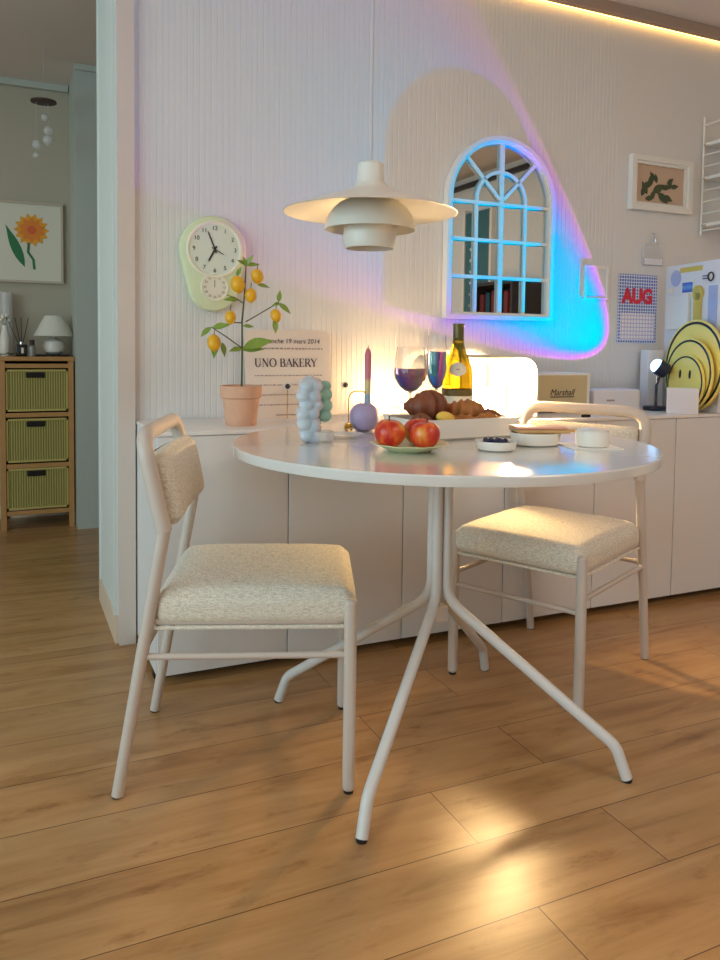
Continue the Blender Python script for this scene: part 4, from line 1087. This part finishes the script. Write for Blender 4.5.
# ------------------------------------------------------------------ the far side of the room, seen in the mirror
t = thing('glass_door_cabinet', 'tall teal glass panel seen reflected in the mirror', 'cabinet', (XR-.005, -.44, 0))
MB().box(-.04, 0, 0, .36, 0, 2.05).build('glass_panel', M['teal'], t, smooth=0)
MB().box(-.05, 0, -.03, 0, 0, 2.08).build('stile', M['white'], t, smooth=0)
MB().box(-.05, 0, .36, .39, 0, 2.08).build('stile', M['white'], t, smooth=0)
be = MB()
for k in range(16): be.ball((-.055, .12+.02*(k % 2), 1.75-k*.045), .016, 10, 6)
be.build('bead_string', M['ceramic'], t)
t = thing('bookcase', 'dark low bookcase with red and teal books seen reflected in the mirror', 'bookcase', (XR-.005, .02, 0))
MB().box(-.28, 0, 0, .025, 0, 1.44).box(-.28, 0, .525, .55, 0, 1.44).box(-.28, 0, .025, .525, 1.415, 1.44).box(-.28, 0, .025, .525, 1.12, 1.14).box(-.28, 0, .025, .525, .8, .82).box(-.28, 0, .025, .525, .4, .42).box(-.02, 0, .025, .525, .0, 1.415).build('case', M['darkwood'], t, smooth=0)
blabs = ['dark red book at one end of the bookcase shelf', 'dark teal book beside the dark red end book', 'second dark red book on the bookcase shelf', 'second dark teal book on the bookcase shelf', 'third dark red book on the bookcase shelf', 'third dark teal book at the other end of the shelf']
for k in range(6):
    o = MB().rbox(-.19, -.02, 0, .05, 0, .22+.012*(k % 3), .003, 2).build('book', M['book1'] if k % 2 == 0 else M['book2'], loc=(XR-.03, .06+.078*k, 1.141)); tag(o, blabs[k], 'book', 'books in the dark bookcase')

# ------------------------------------------------------------------ light
SC.world = bpy.data.worlds.new('world'); SC.world.use_nodes = True
SC.world.node_tree.nodes['Background'].inputs[0].default_value = (.75, .88, 1, 1)
SC.world.node_tree.nodes['Background'].inputs[1].default_value = 1.0
def area(name, loc, rot, sx, sy, power, col):
    l = bpy.data.lights.new(name, 'AREA'); l.shape = 'RECTANGLE'; l.size = sx; l.size_y = sy; l.energy = power; l.color = col
    o = bpy.data.objects.new(name, l); COL.objects.link(o); o.location = loc; o.rotation_euler = rot; return o
# daylight through the wide window on the left
area('window_daylight', (XL-.02, (wy0+wy1)/2, (wz0+wz1)/2), (0, R(-90), 0), wz1-wz0-.1, wy1-wy0-.1, 74, (.62, .92, 1.0))
# added unseen fills: one behind and right of the camera, a dim hall one
area('ceiling_fill_light', (1.9, -.5, ZC-.02), (0, 0, 0), 1.2, 1.2, 26, (1.0, .92, .86))
area('hall_fill_light', (-.9, 3.6, ZC-.02), (0, 0, 0), .4, .4, 3.2, (1.0, .92, .78))
# the projection lamp's beam
l = bpy.data.lights.new('projection_beam', 'POINT'); l.energy = 48; l.shadow_soft_size = .006; l.use_nodes = True
lo = bpy.data.objects.new('projection_beam', l); COL.objects.link(lo); lo.location = AP+AX*.0195
nt = l.node_tree; em = nt.nodes['Emission']
ge = nt.nodes.new('ShaderNodeNewGeometry'); vm = nt.nodes.new('ShaderNodeVectorMath'); vm.operation = 'DOT_PRODUCT'
nt.links.new(ge.outputs['Incoming'], vm.inputs[0]); vm.inputs[1].default_value = AX
ac = nt.nodes.new('ShaderNodeMath'); ac.operation = 'ARCCOSINE'; nt.links.new(vm.outputs['Value'], ac.inputs[0])
dv = nt.nodes.new('ShaderNodeMath'); dv.operation = 'DIVIDE'; dv.inputs[1].default_value = R(30.9); nt.links.new(ac.outputs[0], dv.inputs[0])
rp = ramp(nt, [(0, (.0, .34, .9, 1)), (.60, (.0, .30, .95, 1)), (.78, (.05, .16, 1, 1)), (.88, (.2, .05, .9, 1)), (.95, (.34, .06, .6, 1)), (.975, (.5, .14, .45, 1)), (.99, (0, 0, 0, 1))])
nt.links.new(dv.outputs[0], rp.inputs['Fac'])
# a pure cyan LED lies outside the display's red-green-blue triangle: its red component is below zero
rn = ramp(nt, [(0, (.36, 0, 0, 1)), (.60, (.36, 0, 0, 1)), (.80, (.18, .03, 0, 1)), (.90, (0, .05, 0, 1)), (.97, (0, .03, 0, 1)), (.99, (0, 0, 0, 1))])
nt.links.new(dv.outputs[0], rn.inputs['Fac'])
sb_ = nt.nodes.new('ShaderNodeVectorMath'); sb_.operation = 'SUBTRACT'
nt.links.new(rp.outputs['Color'], sb_.inputs[0]); nt.links.new(rn.outputs['Color'], sb_.inputs[1])
nt.links.new(sb_.outputs['Vector'], em.inputs['Color'])
# added shaping, no lens property: beam weaker towards the near wall, stronger along it
sx_ = nt.nodes.new('ShaderNodeSeparateXYZ'); nt.links.new(ge.outputs['Incoming'], sx_.inputs[0])
def mth(op, a, b):
    n_ = nt.nodes.new('ShaderNodeMath'); n_.operation = op
    for i_, q_ in enumerate((a, b)):
        if isinstance(q_, (int, float)): n_.inputs[i_].default_value = q_
        else: nt.links.new(q_, n_.inputs[i_])
    return n_.outputs[0]
nt.links.new(mth('POWER', mth('DIVIDE', .29, mth('MAXIMUM', sx_.outputs['Y'], .16)), 2.0), em.inputs['Strength'])

# ------------------------------------------------------------------ render look
SC.view_settings.view_transform = 'Standard'; SC.view_settings.look = 'None'; SC.view_settings.gamma = 1; SC.view_settings.use_curve_mapping = False
SC.view_settings.exposure = -.05
SC.cycles.use_denoising = True
SC.cycles.max_bounces = 8; SC.cycles.transmission_bounces = 8; SC.cycles.sample_clamp_indirect = 6; SC.cycles.caustics_reflective = False; SC.cycles.caustics_refractive = False
